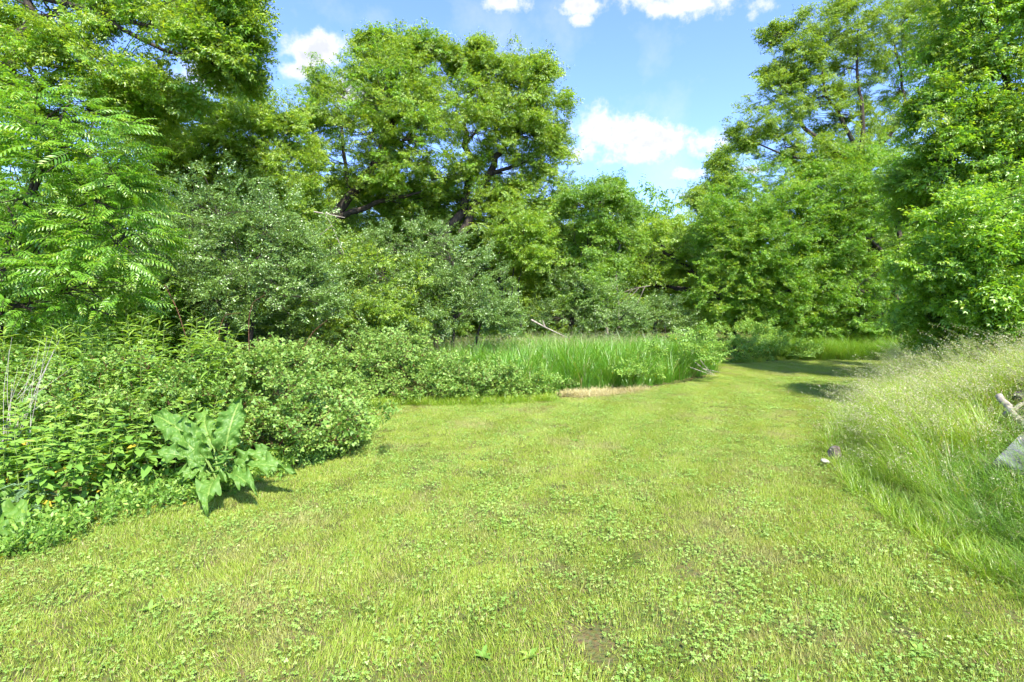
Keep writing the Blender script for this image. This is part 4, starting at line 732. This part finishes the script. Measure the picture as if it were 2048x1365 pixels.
# dead grey stems at the left edge, arching canes, dead branches
def bare_stems(name, label, cat, Yd, bpx, paths, mat, r0=.005, part='twig'):
    bx = (bpx - 1024) / FPX * Yd; off = np.array([bx, Yd, float(H(bx, Yd))]); root = empty(name, off); tag(root, label, cat)
    for p in paths:
        pts = np.array([P(a, b, Yd + (c_[0] if c_ else 0)) for a, b, *c_ in p]); t = np.linspace(0, len(pts) - 1, 4 * len(pts)); pts = np.stack([np.interp(t, range(len(pts)), pts[:, k]) for k in range(3)], -1)
        sm = pts.copy(); sm[1:-1] = (pts[:-2] + pts[1:-1] * 2 + pts[2:]) / 4; mb = MB(); mb.tube(sm - off, np.linspace(r0, r0 * .35, len(sm)), 5); mb.obj(part, mat, root)
    return root
rr = random.Random(4); pth = []
for i in range(13):
    bx_ = rr.uniform(-10, 60); ty = rr.uniform(660, 800); tx = bx_ + rr.uniform(-30, 90); pth.append([(bx_, 900), ((bx_ + tx) / 2 + rr.uniform(-12, 12), (880 + ty) / 2), (tx, ty)])
    if i % 2: pth.append([((bx_ + tx) / 2, (880 + ty) / 2), (tx + rr.uniform(10, 40), ty + rr.uniform(0, 40))])
bare_stems('dead_stalks', 'pale grey bare dead stems sticking up at the left edge', 'dead stems', 4.75, 30, pth, DRYSTEM, .0022, 'stem')
bare_stems('bramble_cane', 'red-brown arching bare cane above the left bramble bush', 'cane', 6.6, 437, [[(437, 790), (438, 660), (450, 630), (480, 626)]], CANE, .006, 'cane')
bare_stems('bramble_cane', 'thin brown cane curving up in front of the grey-green shrub', 'cane', 6.8, 495, [[(500, 800), (497, 640), (505, 605), (530, 590)], [(330, 570), (355, 620), (380, 700), (420, 800)], [(605, 700), (625, 665), (655, 640)]], CANE, .006, 'cane')
bare_stems('dead_branch', 'bleached dead branch hanging under the leaning maple', 'branch', 11.3, 660, [[(628, 424), (650, 428), (664, 452), (688, 508)], [(650, 428), (690, 436)], [(664, 452), (640, 470)]], DEADWOOD, .016, 'branch')
bare_stems('dead_branch', 'pale dead branch leaning out of the back of the reeds', 'branch', 14.3, 1110, [[(1062, 640), (1090, 655), (1135, 676)], [(1090, 655), (1085, 640)]], DEADWOOD, .03, 'branch')
bare_stems('dead_branch', 'dead bare twigs drooping from the arched bough in the gap', 'branch', 20, 1255, [[(1300, 572), (1265, 578), (1240, 610)], [(1280, 574), (1255, 600), (1250, 640)], [(1265, 578), (1235, 590)], [(1290, 573), (1270, 620)]], BARK_PALE, .02, 'twig')
bare_stems('fallen_stalks', 'bleached fallen stalks lying at the right end of the reed bed', 'stalks', 12.1, 1400, [[(1390, 725), (1412, 742), (1432, 752)], [(1400, 720), (1420, 745), (1430, 748)], [(1380, 735), (1428, 752)], [(1405, 738), (1440, 745)]], DEADWOOD, .010, 'stalk')

# ------------------------------------------------------------------ reed bed
RB = [G(1110, 800), G(1180, 786), G(1250, 780), G(1340, 762), G(1425, 745), (5.9, 15.6), (2, 17), (-1.6, 15), (-2.2, 12.2), (-.4, 10.9)]
a, b = fill(RB, .155, rng=rng); k = ~((a > .75) & (a < 2.45) & (b < 10.75 + .1 * a)); a, b = a[k], b[k]; n_ = len(a); dfr = b - np.interp(a, [0, .9, 2.4, 3.3, 5], [9.6, 10.2, 10.6, 11.6, 13.2])
scatter('reed_bed', 'reed', np.column_stack([a, b, H(a, b)]), np.column_stack([rng.normal(0, .15, (n_, 2)), rng.uniform(0, 6.28, n_)]), rng.uniform(.72, 1.15, n_) * (1 + .12 * vnoise(a, b, 1.4, 5)) * (.58 + .38 * sstep(0, 1.2, dfr)), rng=rng)
tag(bpy.data.objects['reed_bed'], 'dense stand of tall bright green reed grass beyond the lawn', 'reeds')
k = (dfr > 2.6) & (rng.random(len(a)) < .5); a, b = a[k], b[k]; n_ = len(a)
scatter('reed_seed_heads', 'reedseed', np.column_stack([a, b, H(a, b)]), np.column_stack([rng.normal(0, .05, (n_, 2)), rng.uniform(0, 6.28, n_)]), rng.uniform(.8, 1.0, n_), rng=rng)
tag(bpy.data.objects['reed_seed_heads'], 'pale reed seed heads standing above the back of the reeds', 'seed heads')
SB = [(1.0, 9.95), (1.6, 9.9), (2.3, 10.35), (3.0, 10.9), (2.5, 11.1), (1.0, 10.5)]
a, b = fill(SB, .075, rng=rng); n_ = len(a)
scatter('dead_straw', 'straw', np.column_stack([a, b, H(a, b) + .01]), np.column_stack([rng.normal(0, .1, (n_, 2)), rng.uniform(0, 6.28, n_)]), rng.uniform(.7, 1.2, n_)[:, None] * np.array([[1.2, 1.2, .38]]), rng=rng)
tag(bpy.data.objects['dead_straw'], 'matted patch of pale dead straw between the lawn and the reeds', 'straw')

# ------------------------------------------------------------------ seeding tall grass on the right bank
TB = [(2.98, 2.9), (3.2, 2.2), (4.6, 1.5), (8, 2), (16, 8), (20, 16), (14.5, 18.4), (11.5, 15.2), (8.3, 11.3), (6.1, 8.6), (5.0, 7.2), (4.0, 5.65), (3.6, 4.9), (3.35, 4.2)]
a, b = fill(TB, .17, rng=rng); dist = np.hypot(a, b); vis = (a / b < 1.35)
hole = ((a - 4.35) ** 2 / .45 + (b - 4.25) ** 2 / .12 < 1) | ((a - 5.2) ** 2 / .3 + (b - 5.0) ** 2 / .16 < 1)
k = vis & ~hole & ~((b > 8.6) & (a / b < .74)) & ((dist < 9) | (rng.random(len(a)) < .55)); a, b, dist = a[k], b[k], dist[k]; n_ = len(a)
yaw = math.pi + rng.normal(-.15, .65, n_) ; d = bank_d(a, b); nearm = b < 4.7
scl = rng.uniform(.8, 1.15, n_) * (.62 + .38 * sstep(.1, .8, d)) * np.where(dist < 5.5, .9, 1.0) * np.where(b > 8, .85, 1)
pos = np.column_stack([a, b, H(a, b)]); rot = np.column_stack([rng.normal(0, .08, (n_, 2)), yaw])
m_ = rng.random(n_) < np.where(nearm, .75, .12)
scatter('tall_grass', 'tall', pos[~m_], rot[~m_], scl[~m_], rng=rng); tag(bpy.data.objects['tall_grass'], 'long yellow-green seeding grass flopping over the right bank', 'grass')
scatter('lush_grass', 'tallg', pos[m_], rot[m_], scl[m_], rng=rng); tag(bpy.data.objects['lush_grass'], 'lush deeper green long grass at the near foot of the right bank', 'grass')
k = (rng.random(n_) < np.where(nearm, .18, .85)) ; 
scatter('grass_seed_heads', 'seed', pos[k], rot[k] , scl[k] * rng.uniform(.9, 1.2, k.sum()), rng=rng); tag(bpy.data.objects['grass_seed_heads'], 'hazy straw-coloured seed heads over the right bank grass', 'seed heads')
FB = [(9.6, 18.3), (12.4, 17.8), (13.4, 17.3), (15.5, 18), (26, 21), (26, 24), (14, 21), (9.8, 20.3)]
a, b = fill(FB, .19, rng=rng); n_ = len(a)
scatter('far_long_grass', 'tallg', np.column_stack([a, b, H(a, b) + .02]), np.column_stack([rng.normal(0, .08, (n_, 2)), math.pi + rng.normal(0, .6, n_)]), rng.uniform(1.1, 1.7, n_), rng=rng); tag(bpy.data.objects['far_long_grass'], 'shaded swept long grass below the trees at the far right of the lawn', 'grass')

# rocks, logs and slab in the bank
def rock(name, label, cat, loc, size, seed, mat, rot=0, bits=1.0):
    import bmesh
    bm = bmesh.new(); bmesh.ops.create_icosphere(bm, subdivisions=4, radius=1); r = np.random.default_rng(seed); K = r.normal(0, 1, (14, 3)) * 1.4; Ph = r.uniform(0, 6, 14)
    pl_ = [(nrm(r.normal(0, 1, 3)), r.uniform(.62, .9)) for _ in range(12)]
    for v in bm.verts:
        p = np.array(v.co)
        for nn, dd in pl_:
            q = p.dot(nn)
            if q > dd: p = p - nn * (q - dd) * .9
        p = p * (1 + .05 * bits * np.sin(K @ p + Ph).sum() / 4 + .02 * math.sin(p[0] * 23 + p[2] * 19)); v.co = p * np.array(size)
    me = bpy.data.meshes.new(name); bm.to_mesh(me); bm.free(); me.materials.append(mat); me.polygons.foreach_set('use_smooth', np.ones(len(me.polygons), bool))
    o = bpy.data.objects.new(name, me); COL.objects.link(o); o.location = tuple(loc); o.rotation_euler = (r.normal(0, .15), r.normal(0, .15), rot); return tag(o, label, cat)
STONE_D = rough_mat('dark_stone', (.035, .03, .026), (.12, .105, .09), 9, bump=.9)
STONE_B = rough_mat('brown_stone', (.10, .075, .06), (.30, .25, .21), 14, bump=.8)
STONE_P = rough_mat('pale_stone', (.22, .21, .17), (.42, .40, .35), 10, bump=.5)
p = G(1664, 915); rock('weathered_stump', 'small brown weathered stump at the left tip of the long grass', 'stump', (p[0] + .07, p[1] + .05, .0), (.085, .07, .12), 3, STONE_B)
p = G(1650, 925); rock('pale_stone', 'pale stone lying on the lawn against the small brown stump', 'stone', (p[0], p[1], .01), (.05, .04, .03), 5, STONE_P, .4)
def log(label, A, B, r0, mat, seed, name='old_log'):
    r = np.random.default_rng(seed); A = np.array(A); B = np.array(B); c = limb_curve(A, B, r, .02, 9, 0); mb = MB()
    mb.tube(c, r0 * (1 + r.normal(0, .10, 9)), 12, cap=True); o = mb.obj(name, mat); me = o.data; co = np.zeros(len(me.vertices) * 3); me.vertices.foreach_get('co', co); co = co.reshape(-1, 3); co += r.normal(0, r0 * .07, co.shape); me.vertices.foreach_set('co', co.ravel())
    return tag(o, label, 'log')
log('uppermost dark weathered log end poking from the grass at the right edge', P(2036, 768, 5.6), P(2150, 715, 6.4), .045, STONE_D, 11)
log('middle dark weathered log end at the right edge', P(2034, 794, 5.3), P(2150, 735, 6.0), .045, STONE_D, 12)
log('lowest dark weathered log, hidden in a hollow of the grass at the right edge', P(2040, 826, 5.1), P(2160, 775, 5.6), .055, STONE_D, 13)
log('pale barkless branch slanting down in the grass above the slab', P(1998, 792, 5.0), P(2075, 880, 4.6), .03, DEADWOOD, 14, 'bleached_branch')
log('thin grey stick beside the pale branch', P(2010, 830, 4.9), P(2060, 800, 5.2), .02, DEADWOOD, 15, 'grey_stick')
SLAB = rough_mat('blue_grey_slab', (.07, .07, .065), (.26, .27, .285), 7, rough=.9, bump=.6, c3=(.34, .35, .365))
A = P(1985, 925, 4.2); B = P(2062, 848, 4.75); uu = nrm(B - A); ww = nrm(np.array([1.0, -.25, -.28])); nn = nrm(np.cross(uu, ww)); nn = nn if nn[2] > 0 else -nn
Lb = np.linalg.norm(B - A) * 1.3; V = []
for s in (0, -1):
    for (i, j) in ((0, 0), (1, 0), (1, 1), (0, 1)): V.append(A + uu * Lb * i + ww * 1.0 * j + nn * (.05 * s))
import bmesh
bm = bmesh.new(); vs = [bm.verts.new(v) for v in V]
for f in ((0, 1, 2, 3), (7, 6, 5, 4), (0, 4, 5, 1), (1, 5, 6, 2), (2, 6, 7, 3), (3, 7, 4, 0)): bm.faces.new([vs[i] for i in f])
bmesh.ops.recalc_face_normals(bm, faces=bm.faces); bmesh.ops.bevel(bm, geom=bm.edges[:], offset=.006, segments=2, affect='EDGES')
me = bpy.data.meshes.new('grey_slab'); bm.to_mesh(me); bm.free(); me.materials.append(SLAB); o = bpy.data.objects.new('grey_slab', me); COL.objects.link(o); tag(o, 'blue-grey slab tilted in the long grass at the right edge', 'slab')

# broadleaf weeds in the lawn
rng = np.random.default_rng(77); mb0 = []
for s in range(4):
    r = np.random.default_rng(500 + s); mb = MB(); nl = 7; a = np.arange(nl) * 2 * np.pi / nl + r.normal(0, .25, nl); el = r.uniform(.25, .8, nl); D = np.column_stack([np.cos(a) * np.cos(el), np.sin(a) * np.cos(el), np.sin(el)]); Nn = np.column_stack([-np.cos(a) * np.sin(el), -np.sin(a) * np.sin(el), np.cos(el)]); Ln = r.uniform(.035, .07, nl)
    mb.leaves(LEAF, np.zeros((nl, 3)), D, Nn, Ln, Ln * .42, r.random(nl)); mb0.append(mb.obj('plantain', M['herb'], link=False))
spots = [(965, 1310, 'weed rosette at the bottom edge of the lawn, left one of a close pair'), (1060, 1310, 'weed rosette at the bottom edge of the lawn, right one of a close pair'), (1010, 1035, 'weed rosette near the very middle of the mown lawn'),
         (1735, 1015, 'bright weed rosette on the lawn just off the foot of the right bank'), (1150, 880, 'small far weed rosette on the lawn in front of the dead straw'), (300, 1210, 'weed rosette on the worn lawn at lower left, below the burdock'), (1840, 1290, 'weed rosette in the bottom right corner of the lawn')]
for i, (px, py, lb_) in enumerate(spots):
    x, y = G(px, py); o = mb0[i % 4].copy(); COL.objects.link(o); o.name = 'lawn_weed'; o.location = (x, y, float(H(x, y)) + .005); o.rotation_euler = (0, 0, rng.uniform(0, 6)); s = rng.uniform(.8, 1.3); o.scale = (s, s, s)
    tag(o, lb_, 'weed', 'broad-leaved weeds in the lawn')
# soil patch and flat stone in the foreground
print('TOTAL INSTANCES', NINST[0], 'objects', len(bpy.data.objects))
